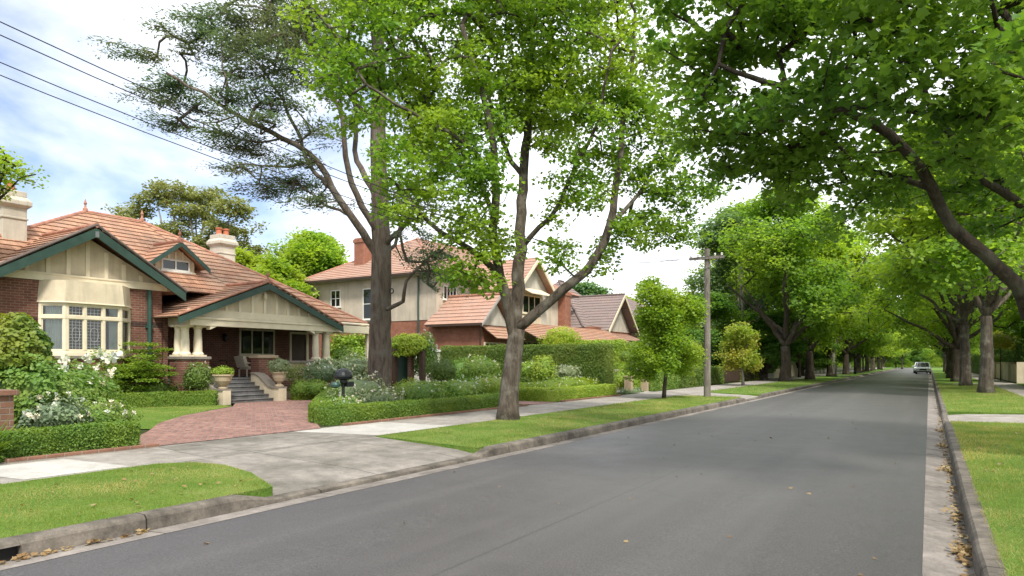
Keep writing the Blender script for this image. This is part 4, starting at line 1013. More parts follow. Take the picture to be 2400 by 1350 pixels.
class Tree:
    """skeleton of nodes; limbs are laid by hand, twigs grow from them to the leaf clusters"""
    def __init__(s, seed=1): s.P = []; s.par = []; s.rad = []; s.chains = []; s.r = rs(seed); s.fix = []
    def limb(s, pts, r0, r1, attach=None, wob=.03, step=.35):
        pts = [np.array(p, float) for p in pts]
        if attach is not None and s.P: pts = [s.P[s.near(pts[0])]] + pts[1:]
        # Catmull-Rom through the points
        q = [2 * pts[0] - pts[1]] + pts + [2 * pts[-1] - pts[-2]]; out = []
        for i in range(1, len(q) - 2):
            L_ = np.linalg.norm(q[i + 1] - q[i]); m_ = max(2, int(L_ / step))
            for j in range(m_):
                t = j / m_
                out.append(.5 * ((2 * q[i]) + (-q[i - 1] + q[i + 1]) * t + (2 * q[i - 1] - 5 * q[i] + 4 * q[i + 1] - q[i + 2]) * t * t + (-q[i - 1] + 3 * q[i] - 3 * q[i + 1] + q[i + 2]) * t ** 3))
        out.append(q[-2])
        ids = []
        n_ = len(out); w = np.zeros(3)
        for i, p in enumerate(out):
            f = i / (n_ - 1); w = w * .7 + s.r.normal(size=3) * wob * (1 if 0 < i < n_ - 1 else 0)
            ids.append(s.add(p + w, ids[-1] if ids else -1, r0 + (r1 - r0) * f ** .9)); s.fix.append(ids[-1])
        s.chains.append(ids); return ids
    def add(s, p, par, r): s.P.append(np.array(p)); s.par.append(par); s.rad.append(r); return len(s.P) - 1
    def near(s, p): A = np.array(s.P); return int(np.argmin(((A - p) ** 2).sum(1)))
    def grow(s, tips, rtip=.012, maxr=.07, step=.4, up=.35, minz=None, skip=0.0):
        tips = np.asarray(tips); A = np.array(s.P)
        d0 = np.array([np.min(((A - t) ** 2).sum(1)) for t in tips]); order = np.argsort(d0)
        cnt = {}
        cap = len(tips) * 14 + len(A); buf = np.zeros((cap, 3)); buf[:len(A)] = A; n_ = len(A)
        R_ = list(s.rad); nfix = n_; ok = np.ones(cap, bool)
        if minz is not None: ok[:n_] = A[:, 2] > minz
        newch = []
        for ti in order:
            t = tips[ti]; dv = t - buf[:n_]; d = np.sqrt((dv ** 2).sum(1))
            cost = d * (1 + up * np.maximum(0, -dv[:, 2] / (d + 1e-6))) + np.where(ok[:n_], 0, 50)
            j = int(np.argmin(cost)); L_ = d[j]
            if L_ < .05: continue
            m_ = max(1, int(L_ / step)); a = buf[j]; ids = [j]
            side = s.r.normal(size=3) * .10 * L_; side[2] += .06 * L_
            for k in range(1, m_ + 1):
                f = k / m_; p = a + (t - a) * f + side * math.sin(math.pi * f) + (s.r.normal(size=3) * .02 if k < m_ else 0)
                buf[n_] = p; s.P.append(p.copy()); s.par.append(ids[-1]); s.rad.append(rtip); ids.append(n_); n_ += 1
            newch.append(ids)
        load = np.zeros(n_)
        for ids in newch: load[ids[-1]] += 1
        for i in range(n_ - 1, nfix - 1, -1): load[s.par[i]] += load[i]
        for i in range(nfix, n_): s.rad[i] = min(maxr, rtip * max(1, load[i]) ** .5)
        s.chains += newch
        s.tw = [c for c in newch]
    def wood(s, name, mat, parent, n=7, flare=0.0, base=None, minr=0.0):
        mb = MB()
        for ci, ids in enumerate(s.chains):
            pts = [V(s.P[i]) for i in ids]; rad = [s.rad[i] for i in ids]
            if rad[-1] < minr and rad[min(1, len(rad) - 1)] < minr: continue
            if len(ids) > 1 and ids[0] not in (0,): rad[0] = min(rad[0], rad[1] * 1.25)
            nn = 12 if max(rad) > .12 else (7 if max(rad) > .05 else 4)
            if ci == 0 and flare:
                rad = [r * (1 + flare * math.exp(-((p.z - pts[0].z) / .35))) for r, p in zip(rad, pts)]; nn = 16
            mb.tube(pts, rad, nn, cap=(nn > 6), jit=.05 if nn > 7 else 0, seed=ci)
        return mb.build(name, mat, parent, smooth=True)
def ell_tips(r, blobs, n, inner=.35):
    """cluster centres spread through ellipsoids, thin towards the middle"""
    vol = np.array([b[1][0] * b[1][1] * b[1][2] for b in blobs]) ** .8; w = vol / vol.sum(); out = []
    for b, k in zip(blobs, r.multinomial(n, w)):
        u = unit(r, k); rad = (inner + (1 - inner) * r.uniform(size=k) ** .6)[:, None]
        out.append(np.array(b[0]) + u * rad * np.array(b[1]))
    return np.concatenate(out)
def cluster_leaves(r, tips, per, sig, flat=.6, droop=.25, up=.8, centre=None, outw=.35):
    n = len(tips) * per
    off = unit(r, n) * (r.uniform(size=(n, 1)) ** .55) * np.array([sig, sig, sig * flat]) * 1.85
    P = np.repeat(tips, per, 0) + off
    Nn = unit(r, n) * .75 + np.array([0, 0, up])
    if centre is not None:
        o = P - centre; o /= (np.linalg.norm(o, axis=1, keepdims=True) + 1e-6); Nn += o * outw
    Dd = unit(r, n) + off / (sig + 1e-6) * .5; Dd[:, 2] -= droop
    return P, Nn, Dd
def fin(o): return o
def arr(v): return np.array([v.x, v.y, v.z])

# ---------------------------------------------------------------- the plane tree on the left verge
t = Tree(11); B = G(1190, 984, .165); T0 = 18.7
root = thing('plane_tree', 'forked plane tree with bright green leaves on the left grass verge', 'tree', B)
q = lambda px, py, dt=0: PT(px, py, T0 + dt)
b0 = V(B); 
t.limb([b0 - V((0, 0, .1)), q(1197, 900), q(1205, 830), q(1213, 772)], .27, .22, wob=.008)
t.limb([q(1205, 800), q(1190, 700, -.1), q(1168, 640, -.3), q(1160, 540, -.5), q(1163, 420, -.8), q(1150, 300, -1), q(1120, 190, -1.2), q(1085, 60, -1.5)], .17, .06, 1)
t.limb([q(1213, 790), q(1215, 680, .3), q(1222, 560, .6), q(1228, 420, 1), q(1235, 290, 1.2), q(1250, 150, 1.5), q(1240, 0, 1.5), q(1250, -150, 1.5)], .20, .06, 1)
t.limb([q(1220, 785), q(1262, 735, -.1), q(1330, 680, -.2), q(1395, 610, -.3), q(1432, 530, -.3), q(1450, 420, -.2), q(1462, 300, 0), q(1480, 180, .3), q(1490, 30, .5)], .15, .04, 1)
t.limb([q(1168, 640, -.3), q(1120, 600, -1), q(1075, 565, -1.6), q(1010, 520, -2.2), q(960, 470, -2.8)], .10, .035, 1)
t.limb([q(1160, 500, -.6), q(1110, 400, 0), q(1040, 290, .6), q(960, 180, 1), (*PT(880, 60, T0 + 1.2),)], .075, .025, 1)
t.limb([q(1223, 600, .6), q(1290, 510, .2), q(1340, 400, 0), q(1400, 280, -.4), q(1430, 120, -1)], .08, .03, 1)
t.limb([q(1432, 530, -.3), q(1500, 450, .5), q(1560, 330, 1)], .07, .03, 1)
t.limb([q(1228, 420, 1), q(1170, 300, 2), q(1120, 150, 2.8), q(1060, 0, 3)], .08, .03, 1)
t.limb([q(1163, 420, -.8), q(1080, 330, -1.6), q(960, 260, -2.2), q(860, 200, -2.6)], .07, .03, 1)
t.limb([q(1235, 290, 1.2), q(1330, 170, 1.4), q(1400, 20, 2)], .07, .03, 1)
r = rs(21)
def blob(px, py, rx_, rz, dt=0, ry=None, T=T0): c = arr(PT(px, py, T + dt)); return (c, (rx_ / 1600 * T, (ry or (rx_ / 1600 * T)), rz / 1600 * T))
bl = [blob(800, 90, 105, 100, -1.5), blob(830, 230, 95, 95, -2), blob(950, 80, 120, 130, -1.5), blob(900, 380, 45, 70, -2.3, 1), blob(965, 430, 90, 110, -2.4), blob(1060, 180, 150, 150, -.5), blob(1060, 330, 130, 100, -1.5),
      blob(1100, 610, 62, 90, -1.4, .9), blob(1120, 660, 50, 45, -1.2, .8), blob(1045, 520, 75, 70, -2), blob(1000, 450, 80, 60, -1.8), blob(1150, 560, 50, 60, -.8, .8), blob(1200, 80, 150, 130, 0), blob(1230, 250, 120, 100, .5), blob(1350, 120, 140, 140, 0), blob(1400, 300, 130, 120, 0), blob(1480, 180, 120, 140, .5),
      blob(1500, 380, 120, 100, .5), blob(1540, 510, 90, 65, .5), blob(1330, 450, 90, 80, -.4), blob(1300, 600, 50, 50, -.2, .6), blob(1400, 620, 65, 35, 0, .8), blob(1600, 440, 90, 60, .8), blob(1620, 540, 50, 50, .8), blob(1590, 340, 90, 70, .6), blob(1480, 560, 90, 60, .3), blob(1130, 440, 80, 60, -1.5),
      blob(1150, -80, 300, 120, 0, 3), blob(1400, -60, 200, 120, 1, 3), blob(880, -70, 150, 100, -1, 2), blob(1000, 300, 120, 120, 2, 2), blob(1300, 200, 150, 150, 2.5, 2)]
tips = ell_tips(r, bl, 1250, .25)
t.grow(tips, .010, .05, minz=3.6)
tw = t.wood('trunk', 'bark_plane', root, flare=.35)
P, Nn, Dd = cluster_leaves(r, tips, 62, .26, .5, .35, .8)
leaves('crown', P, Nn, Dd, r.uniform(.07, .14, len(P)), 'maple', 'leaf_plane', root)

# ---------------------------------------------------------------- the cedar behind it
t = Tree(5); T0 = 24.0
q = lambda px, py, dt=0: PT(px, py, T0 + dt)
B = G(890, 940, .2) ; B = V((*q(890, 930).xy, .2))
root = thing('cedar_tree', 'tall dark cedar with a thick straight trunk and layered sprays rising from the front garden', 'tree', B)
t.limb([B - V((0, 0, .1)), q(891, 850), q(893, 700), q(892, 560), q(888, 420), q(886, 300), q(888, 150), q(880, 0), q(880, -150)], .43, .17, wob=.01)
Ls = [([(880, 640), (862, 560, -.3), (815, 500, -.7), (775, 440, -1), (745, 380, -1.3), (660, 320, -1.6), (560, 270, -2), (470, 215, -2.2), (390, 170, -2.4)], .16, .035),
      ([(880, 560), (850, 480, -.5), (815, 400, -.8), (808, 330, -1), (800, 250, -1), (760, 170, -1), (700, 60, -1)], .13, .04),
      ([(885, 500), (862, 420, .4), (838, 370, .8), (835, 290, 1), (820, 220, 1.3), (780, 120, 1.8)], .13, .04),
      ([(775, 440, -1), (735, 400, .2), (690, 300, .6), (640, 200, .8), (560, 110, 1), (480, 60, 1.2)], .09, .03),
      ([(745, 380, -1.3), (680, 390, -1.5), (620, 385, -1.8), (550, 390, -2)], .05, .02),
      ([(815, 500, -.7), (760, 480, 0), (690, 430, .4), (600, 420, .5)], .06, .02),
      ([(890, 590), (935, 540, -.5), (965, 500, -.8), (990, 420, -1)], .12, .04), ([(893, 610), (930, 570, .3), (950, 520, .5), (980, 480, 1)], .09, .03),
      ([(895, 735), (945, 705, -.8), (955, 660, -1.1), (985, 625, -1.4), (1010, 600, -1.6), (1040, 580, -1.7)], .085, .025),
      ([(886, 300), (820, 220, 1.5), (740, 120, 2), (640, 10, 2.5)], .10, .03), ([(888, 220), (800, 100, -1.2), (700, -10, -1.8), (560, -60, -2)], .10, .03), ([(888, 150), (960, 60, 1), (1040, -20, 2)], .1, .03),
      ([(560, 270, -2), (480, 290, -2.3), (400, 250, -2.6)], .035, .015), ([(660, 320, -1.6), (560, 330, -1.2), (470, 300, -1)], .04, .015)]
for pts_, r0, r1 in Ls: t.limb([q(*p) for p in pts_], r0, r1, 1, wob=.04)
r = rs(8)
sprays = [(330, 130, 60, 14), (360, 225, 70, 18), (420, 200, 80, 22), (400, 290, 60, 18), (480, 260, 80, 26), (430, 70, 60, 20), (500, 120, 80, 30), (470, 40, 60, 20), (560, 60, 80, 35), (570, 180, 80, 35), (620, 120, 80, 45), (660, 230, 70, 30), (560, 220, 70, 30),
          (640, 20, 90, 40), (700, 90, 80, 50), (620, 290, 60, 22), (560, 330, 60, 20), (700, 180, 60, 35), (740, 30, 80, 50), (560, 395, 60, 14), (620, 400, 70, 18), (680, 425, 70, 20), (640, 450, 60, 16), (720, 440, 50, 18), (750, 480, 40, 16), (700, 380, 50, 16), (760, 300, 40, 22),
          (790, 200, 60, 40), (820, 120, 60, 40), (840, 20, 80, 40), (740, 330, 40, 20), (600, 360, 50, 14), (510, 310, 50, 16), (970, 560, 40, 24), (980, 490, 30, 30), (1000, 630, 36, 26), (1030, 600, 36, 22), (960, 610, 30, 22), (1035, 665, 25, 16), (520, -50, 120, 30), (700, -60, 120, 40), (900, -40, 100, 50), (780, 470, 30, 14)]
bl = [blob(a, b, c, d, r.uniform(-2.4, 1.6), r.uniform(.8, 1.5), T=T0) for a, b, c, d in sprays]
tips = ell_tips(r, bl, 820, .1)
t.grow(tips, .011, .05, step=.35, up=.1, minz=5.0)
t.wood('trunk', 'bark_cedar', root, flare=.12)
# fine twig sprays lying flat, angled away from the trunk
cen = arr(q(890, 300)); out = tips - cen; out[:, 2] *= .25; out /= np.linalg.norm(out, axis=1, keepdims=True)
per = 88; n_ = len(tips) * per
o_ = np.repeat(out, per, 0); sd = np.cross(o_, [0, 0, 1]); al = r.normal(size=(n_, 1)) * .30; ac = r.normal(size=(n_, 1)) * .17
P = np.repeat(tips, per, 0) + o_ * al + sd * ac + np.array([0, 0, 1]) * (r.normal(size=(n_, 1)) * .045 - .12 * al ** 2)
Dd = o_ + sd * np.sign(ac) * .9 + unit(r, n_) * .45; Nn = np.array([0, 0, 1.]) + unit(r, n_) * .55
leaves('crown', P, Nn, Dd, r.uniform(.08, .18, n_), 'tuft', 'leaf_cedar', root)
mb = MB(); hp = q(918, 682, -.5); mb.tube([hp + V((math.cos(a) * .08, 0, math.sin(a) * .08)) for a in [i * math.pi / 6 for i in range(13)]], .02, 6, cap=False); mb.build('hook', 'black_metal', root)

# ---------------------------------------------------------------- the tree leaning over the right kerb
t = Tree(31)
root = thing('street_tree', 'large dark green tree overhanging the road from the right verge, limb crossing the top corner', 'tree', (2.95, 13.6, .17))
t.limb([(2.95, 13.6, .05), (2.9, 13.6, .9), (2.75, 13.55, 1.6)], .33, .27, wob=.01)
t.limb([(2.75, 13.55, 1.6), arr(PT(2440, 770, 10.9)), arr(PT(2390, 670, 10.6)), arr(PT(2310, 600, 10.4)), arr(PT(2235, 530, 10.3)), arr(PT(2180, 440, 10.2)), arr(PT(2115, 350, 10.1)), arr(PT(2040, 290, 10)), arr(PT(1930, 240, 9.9)), arr(PT(1800, 200, 9.8)), arr(PT(1690, 150, 9.7))], .15, .03, 1, wob=.015, step=.25)
t.limb([(2.75, 13.55, 1.6), arr(PT(2500, 560, 11.4)), arr(PT(2400, 470, 11.2)), arr(PT(2320, 420, 11)), arr(PT(2240, 330, 11)), arr(PT(2150, 180, 11)), arr(PT(2100, 20, 11))], .11, .04, 1)
t.limb([(2.75, 13.55, 1.6), (2.9, 13.6, 3.5), (2.6, 13.2, 5.5), (2.0, 13, 7.5), (1.5, 12.6, 9.5)], .22, .06, 1)
t.limb([(2.9, 13.6, 3.0), (3.8, 14.2, 5), (4.6, 14.6, 7), (5, 15, 9)], .14, .05, 1)
t.limb([(2.9, 13.6, 3.5), (2.2, 11.8, 5.4), (1.4, 9.6, 6.8), (.6, 7.6, 7.6), (.2, 6.4, 7.8)], .14, .04, 1)
t.limb([(2.0, 13, 7.0), (.2, 13.4, 8.2), (-1.8, 13.6, 9), (-3.6, 13.2, 9.2)], .1, .03, 1)
t.limb([arr(PT(2180, 440, 10.2)), arr(PT(2100, 420, 11)), arr(PT(1990, 400, 11.6)), arr(PT(1900, 360, 12))], .06, .025, 1)
r = rs(77)
def bt(px, py, T_, rx_, rz, ry=1.3): return (arr(PT(px, py, T_)), (rx_ / 1600 * T_, ry, rz / 1600 * T_))
bl = [bt(1650, 130, 10.5, 110, 110), bt(1640, 280, 10.5, 70, 70), bt(1760, 60, 10, 120, 90), bt(1750, 250, 10, 90, 80), bt(1620, 20, 11, 110, 60), bt(1860, 330, 10.5, 110, 70), bt(1790, 400, 11, 70, 50), bt(1960, 380, 11, 110, 70), bt(1900, 70, 10, 120, 90), bt(1880, 220, 9, 100, 60),
      bt(2000, 220, 10.5, 100, 90), bt(2040, 70, 8.5, 110, 90), bt(2130, 190, 8, 100, 90), bt(2200, 60, 8, 120, 90), bt(2300, 180, 8, 110, 110), bt(2350, 40, 7.5, 110, 90), bt(2260, 320, 9, 110, 70), bt(2370, 330, 8, 90, 90), bt(2120, 330, 10.5, 100, 60), bt(2060, 450, 11.5, 80, 50),
      bt(2240, 420, 12, 100, 60), bt(2340, 480, 12, 90, 70), bt(2440, 200, 8, 120, 180), bt(2480, 420, 10, 90, 100), bt(2200, -80, 8, 250, 90, 2), bt(1900, -80, 10, 300, 90, 2.5), bt(1680, 400, 11.5, 40, 30), bt(1980, 520, 13, 60, 40), bt(1860, 430, 11, 110, 50), bt(1780, 330, 10.5, 90, 60), bt(1690, 330, 10.5, 60, 60), bt(1950, 300, 10, 90, 60), bt(2390, 120, 6.5, 80, 70, .8),
      (np.array([2.5, 12.5, 10.5]), (4.5, 4.5, 2.0)), (np.array([3.5, 14.5, 8]), (3.5, 3.5, 2.4)), (np.array([-1.5, 13.5, 9.5]), (3, 2.5, 1.5)), (np.array([.5, 6.5, 8.2]), (2.5, 2.0, 1.0))]
tips = ell_tips(r, bl, 1400, .15)
d_ = tips - np.array([0, 0, H]); tt = d_ @ np.array([-SY, CY, 0]); tips = tips[tt > 4.8]
t.grow(tips, .009, .05, minz=2.6)
t.wood('trunk', 'bark_dark', root, flare=.3)
P, Nn, Dd = cluster_leaves(r, tips, 66, .235, .5, .45, .9)
leaves('crown', P, Nn, Dd, r.uniform(.055, .15, len(P)), 'maple', 'leaf_dark', root)

# ---------------------------------------------------------------- young trees on the left verge
def young(px, pyb, T0, name, label, cen, rx_, rz, mat, bark, seed, ntip, per, size, th=.07, trunk=None, cat='tree'):
    t = Tree(seed); B = PT(px, pyb, T0); B.z = .17
    root = thing(name, label, cat, B)
    c = PT(cen[0], cen[1], T0); h_ = c.z; rxw = rx_ / 1600 * T0; rzw = rz / 1600 * T0
    tp = [PT(a, b_, T0) for a, b_ in (trunk or [])]
    t.limb([B] + tp + [V((c.x, c.y, c.z + rzw * .3))], th, th * .35, wob=.015)
    rr = rs(seed)
    z0 = (tp[-1].z if tp else B.z + (c.z - rzw - B.z) * .9)
    for k in range(7):
        a = k * 2.4 + rr.uniform(-.4, .4); zz = z0 + (c.z - z0) * rr.uniform(0, .8)
        s0 = t.P[t.near(np.array([B.x, B.y, zz]))]
        e = arr(c) + np.array([math.cos(a) * rxw * .7, math.sin(a) * rxw * .7, rzw * rr.uniform(-.3, .8)])
        mid = (s0 + e) / 2 + np.array([0, 0, rzw * .1]); t.limb([s0, mid, e], th * .45, th * .15, 1, wob=.03)
    bl = []
    for k in range(26):
        u_ = rr.normal(size=3); u_ /= np.linalg.norm(u_); u_ *= rr.uniform(.2, .8)
        if k > 17: u_ = np.array([math.cos(k * 2.4) * .62, math.sin(k * 2.4) * .62, -.35 - .07 * (k - 17)])
        bl.append((arr(c) + u_ * np.array([rxw, rxw, rzw]), (rxw * rr.uniform(.3, .5), rxw * rr.uniform(.3, .5), rzw * rr.uniform(.16, .3))))
    tips = ell_tips(rr, bl, ntip, .3); t.grow(tips, th * .1, th * .4, minz=z0 - .4)
    t.wood('trunk', bark, root, flare=.2)
    P, Nn, Dd = cluster_leaves(rr, tips, per, .22 * T0 / 29, .65, .3, .9)
    leaves('crown', P, Nn, Dd, rr.uniform(.7, 1.2, len(P)) * size, 'maple', mat, root); return root
young(1556, 936, 29.4, 'young_tree', 'slender young tree with lime green leaves on the left verge before the power pole', (1562, 748), 88, 128, 'leaf_lime', 'bark_dark', 41, 420, 60, .12, .085, [(1562, 860), (1566, 800)])
young(1742, 906, 45, 'young_tree', 'small tree with rusty orange top on a pale thin trunk past the power pole', (1737, 808), 48, 55, 'leaf_rust', 'bark_pale', 43, 170, 60, .14, .10, [(1738, 850)])
# ---------------------------------------------------------------- generic street trees (three prototypes, copied)
def proto(seed, name, mat, bark, Ht=12.0, Rd=4.6, z0=2.4, ntip=420, per=46, size=.24, th=.36, sig=.42, nl=7, shape='oval', nb=22):
    t = Tree(seed); rr = rs(seed)
    root = thing(name, None, None, (0, 0, 0))
    t.limb([(0, 0, -.1), (.05, 0, z0 * .5), (0, .05, z0)], th, th * .78, wob=.01)
    t.limb([(0, .05, z0), (.2, .1, z0 + (Ht - z0) * .4), (.1, -.2, Ht * .88)], th * .6, th * .12, 1, wob=.06)
    for k in range(nl):
        a = k * 2.399 + rr.uniform(-.3, .3); f = .75 if k % 2 else .95
        zt = z0 + (Ht - z0) * rr.uniform(.25, .8)
        t.limb([(0, .05, z0 * rr.uniform(.92, 1.25)), (math.cos(a) * Rd * .28, math.sin(a) * Rd * .28, z0 + (zt - z0) * .45), (math.cos(a) * Rd * f * .8, math.sin(a) * Rd * f * .8, zt)], th * .48, th * .1, 1, wob=.05)
    bl = []
    for k in range(nb):
        a = rr.uniform(0, 6.28); zz = rr.uniform(0, 1) ** .8; rad = Rd * math.sqrt(max(0.02, 1 - (zz * 1.6 - .55) ** 2)) * rr.uniform(.3, .8)
        bl.append((np.array([math.cos(a) * rad, math.sin(a) * rad, z0 * 1.0 + .9 + (Ht - z0 - 1.6) * zz]), (Rd * rr.uniform(.24, .4), Rd * rr.uniform(.24, .4), (Ht - z0) * rr.uniform(.07, .13))))
    tips = ell_tips(rr, bl, ntip, .35); t.grow(tips, .014, th * .25, minz=z0, step=.6)
    t.wood('trunk', bark, root, flare=.35)
    P, Nn, Dd = cluster_leaves(rr, tips, per, sig, .6, .3, .9, np.array([0, 0, z0 + (Ht - z0) * .4]), .3)
    leaves('crown', P, Nn, Dd, rr.uniform(.75, 1.25, len(P)) * size, shape, mat, root); return root
def place(src, x, y, s, rz, label, group=None, name=None, cat='tree', sz=None, used={}):
    o = src if id(src) not in used else copy_tree(src)
    used[id(src)] = 1
    o.location = (x, y, .15); o.scale = (s, s, sz or s); o.rotation_euler = (0, 0, rz)
    tag(o, label, cat, group)
    if name: o.name = name
    return o
pa = proto(51, 'street_tree', 'leaf_street', 'bark_dark', 13, 5.2, 2.4, 620, 44, .20, .36, nb=30)
pb = proto(52, 'street_tree', 'leaf_street', 'bark_dark', 12, 5.6, 2.1, 620, 44, .20, .31, nl=8, nb=30)
pc = proto(53, 'street_tree', 'leaf_street', 'bark_plane', 12.5, 5.4, 3.2, 620, 44, .20, .26, nl=6, nb=30)
pg = proto(54, 'garden_tree', 'leaf_bluegreen', 'bark_pale', 13, 4.0, 2.6, 520, 60, .19, .28)
pd_ = proto(55, 'garden_tree', 'leaf_dark', 'bark_dark', 10, 4.6, .9, 560, 60, .2, .3)
LG_ = 'street trees along the left verge'; RG_ = 'street trees along the right verge'
for src, x, y, s, rz, l_ in (
    (pa, -9.8, 57.8, 1.2, .3, 'thick trunked street tree standing nearest past the rusty young tree'),
    (pb, -9.1, 66, 1.22, 1.9, 'second of the big left street trees, with low forked dark trunk'),
    (pa, -8.9, 80, 1.25, 3.0, 'left street tree standing next to the pale metal post'),
    (pb, -8.8, 94, 1.2, 4.2, 'left street tree with dark trunk well past the pale post'),
    (pa, -8.6, 108, 1.15, 5.2, 'left street tree level with the parked cars'),
    (pb, -8.6, 124, 1.15, .8, 'left street tree just beyond the parked cars'),
    (pa, -8.8, 142, .95, 1.4, 'far left street tree near the bend of the road'),
    (pb, -9, 162, 1.0, 2.4, 'farthest left street tree before the end of the road')):
    place(src, x, y, s, rz, l_, LG_, 'street_tree')
for src, x, y, s, rz, l_ in (
    (pc, 2.45, 42, 1.22, .0, 'broad street tree with grey forked trunk nearest on the right verge'),
    (pc, 2.05, 53.5, 1.25, 2.1, 'second grey trunk on the right verge, behind the nearest one'),
    (pb, 1.9, 65, 1.25, 3.3, 'right street tree with dark trunk in deep shade, third in the row'),
    (pa, 1.9, 78, 1.25, 4.4, 'fourth street tree of the right verge before the parked cars'),
    (pc, 2.0, 92, 1.2, 5.0, 'right street tree just before the parked cars'),
    (pb, 2.2, 108, 1.2, .5, 'right street tree beside the parked cars'),
    (pa, 2.3, 126, 1.15, 1.2, 'right street tree a little beyond the parked cars'),
    (pc, 2.4, 146, 1.0, 2.9, 'farthest right street tree before the road ends')):
    place(src, x, y, s, rz, l_, RG_, 'street_tree')
pl = proto(57, 'sunlit_green_tree', 'leaf_lime', 'bark_dark', 7.5, 3.6, 1.9, 380, 60, .17, .15)  # added understory, sunlit foliage under the crowns put into the leaf colour
for x, y, s, rz, l_ in ((-11.2, 74, 1.0, 0, 'small tree coloured sunlit green leaning out by the pale metal post'), (-8.4, 101, 1.05, 1, 'young tree coloured sunlit green before the parked cars on the left verge'), (-8.6, 117, 1.0, 2, 'second young tree coloured sunlit green farther up the left verge'),
        (-8.6, 134, 1.1, 3, 'third young tree coloured sunlit green far up the left verge'), (-8.0, 153, 1.2, 4, 'young tree coloured sunlit green closest to the road end at left'), (-5.5, 186, 1.3, 5, 'low tree coloured sunlit green standing where the road ends'), (-13.5, 70, .85, 2, 'bush tree coloured sunlit green over the pale wall behind the big trunk')):
    place(pl, x, y, s, rz, l_, 'added trees coloured sunlit green up the left side', 'young_tree')
def ground_at(px, T): p = PT(px, HOR, T); return p.x, p.y
GB = 'garden trees behind the left fences'
for src, px, T, s, sz, rz, l_ in (
    (pg, 1735, 64, 1.25, 1.28, 0, 'tall loose blue green tree rising right of the power pole'),
    (pa, 1700, 80, 1.15, 1.25, 1, 'tall green tree far behind the power pole'),
    (pb, 1810, 82, 1.15, 1.3, 2, 'high crowned tree behind the big left street trees'),
    (pd_, 1655, 56, .95, .75, 3, 'rounded dark garden tree directly behind the power pole'),
    (pd_, 1790, 58, .85, .62, 4, 'low dark spreading tree behind the rusty young tree'),
    (pd_, 1600, 66, .9, .85, 5, 'bushy dark tree between the young tree and the pole'),
    (pd_, 1530, 74, .75, .72, .7, 'dark green tree behind the young lime green tree'),
    (pd_, 1880, 76, .9, .7, 1.7, 'low dark tree between the left street trees'),
    (pa, 1905, 112, 1.2, 1.3, 2.7, 'high tree above the far left pavement'),
    (pd_, 1950, 110, .9, .7, 4.7, 'dark rounded tree above the pale far wall'),
    (pg, 1990, 135, 1.2, 1.2, 3.7, 'blue green tree far up the left side'),
    (pd_, 1720, 72, .9, .75, 2.2, 'dark bushy tree behind the brown paling fence')):
    x, y = ground_at(px, T); place(src, x, y, s, rz, l_, GB, 'garden_tree', sz=sz)
for i, (px, T, s, src, l_) in enumerate((
    (1760, 185, 1.3, pa, 'tree in the far row left of the road end, leftmost'), (1850, 190, 1.3, pb, 'tree in the far row left of the road end, second from the left'), (1935, 185, 1.3, pd_, 'dark low tree in the far row left of the road end'),
    (2010, 195, 1.2, pb, 'tree in the far row just left of where the road ends'), (2070, 190, 1.0, pd_, 'low dark tree closing the left side of the road end'), (2125, 212, 1.1, pa, 'tree standing in line with the end of the road'),
    (2175, 205, 1.0, pb, 'tree at the far right end of the road behind the cars'), (2225, 190, 1.0, pd_, 'dark low tree at the far right end of the road'), (2275, 180, 1.2, pa, 'tree in the far row right of the road end'),
    (2340, 170, 1.2, pb, 'tree in the far row at the right edge'), (2420, 160, 1.2, pd_, 'dark tree beyond the right edge of the far row'), (2100, 200, .7, pd_, 'small dark tree low in the gap where the road bends'), (2150, 195, .55, pd_, 'smallest dark tree low behind the parked cars'))):
    x, y = ground_at(px, T); place(src, x, y, s, i * 1.3, l_, 'trees closing the end of the street', 'distant_tree')
for src, x, y, s, sz, rz, l_ in ((pd_, 8.6, 52, .75, .7, 1, 'dark garden tree behind the cream wall on the right'), (pd_, 9.5, 66, 1, 1.0, 2, 'dark tall garden tree farther behind the right cream wall'), (pg, 10, 82, 1.1, 1.1, 3, 'loose garden tree far back on the right side'), (pa, 8.5, 95, 1.0, 1.0, 1, 'green garden tree up the right side beyond the walls'), (pb, 12, 48, 1.0, 1.1, 5, 'tall garden tree at the right edge behind the walls')):
    place(src, x, y, s, rz, l_, 'garden trees on the right side', 'garden_tree', sz=sz)

# ---------------------------------------------------------------- trees behind the houses
def bgtree(name, label, T, px, blobs, mat, bark, ntip, per, size, sig, seed, zbase=.15, th=.45, limbs=None, cat='tree', flat=.5):
    x, y = ground_at(px, T); t = Tree(seed); rr = rs(seed)
    root = thing(name, label, cat, (x, y, zbase))
    bl = [(arr(PT(a, b_, T + rr.uniform(-2, 2))), (c_ / 1600 * T, c_ / 1600 * T, d / 1600 * T)) for a, b_, c_, d in blobs]
    zmin = min(b_[0][2] - b_[1][2] for b_ in bl)
    zf = max(1.5, zmin * .75)
    t.limb([(x, y, zbase), (x, y, zf)], th, th * .8, wob=.02)
    for b_ in sorted(bl, key=lambda q_: q_[0][2]): 
        e = b_[0] - np.array([0, 0, b_[1][2] * .4]); s0 = t.P[t.near(e * np.array([.6, .6, .45]) + np.array([x, y, zf]) * np.array([.4, .4, .55]))]
        t.limb([s0, s0 * .5 + e * .5 + np.array([0, 0, -.06 * T * .1]), e], th * .35, th * .1, 1, wob=.06, step=.8)
    tips = ell_tips(rr, bl, ntip, .3); t.grow(tips, .02, th * .3, step=1.0, minz=zf - .3)
    t.wood('trunk', bark, root)
    P, Nn, Dd = cluster_leaves(rr, tips, per, sig, flat, .3, 1.0)
    leaves('crown', P, Nn, Dd, rr.uniform(.75, 1.25, len(P)) * size, 'quad', mat, root); return root
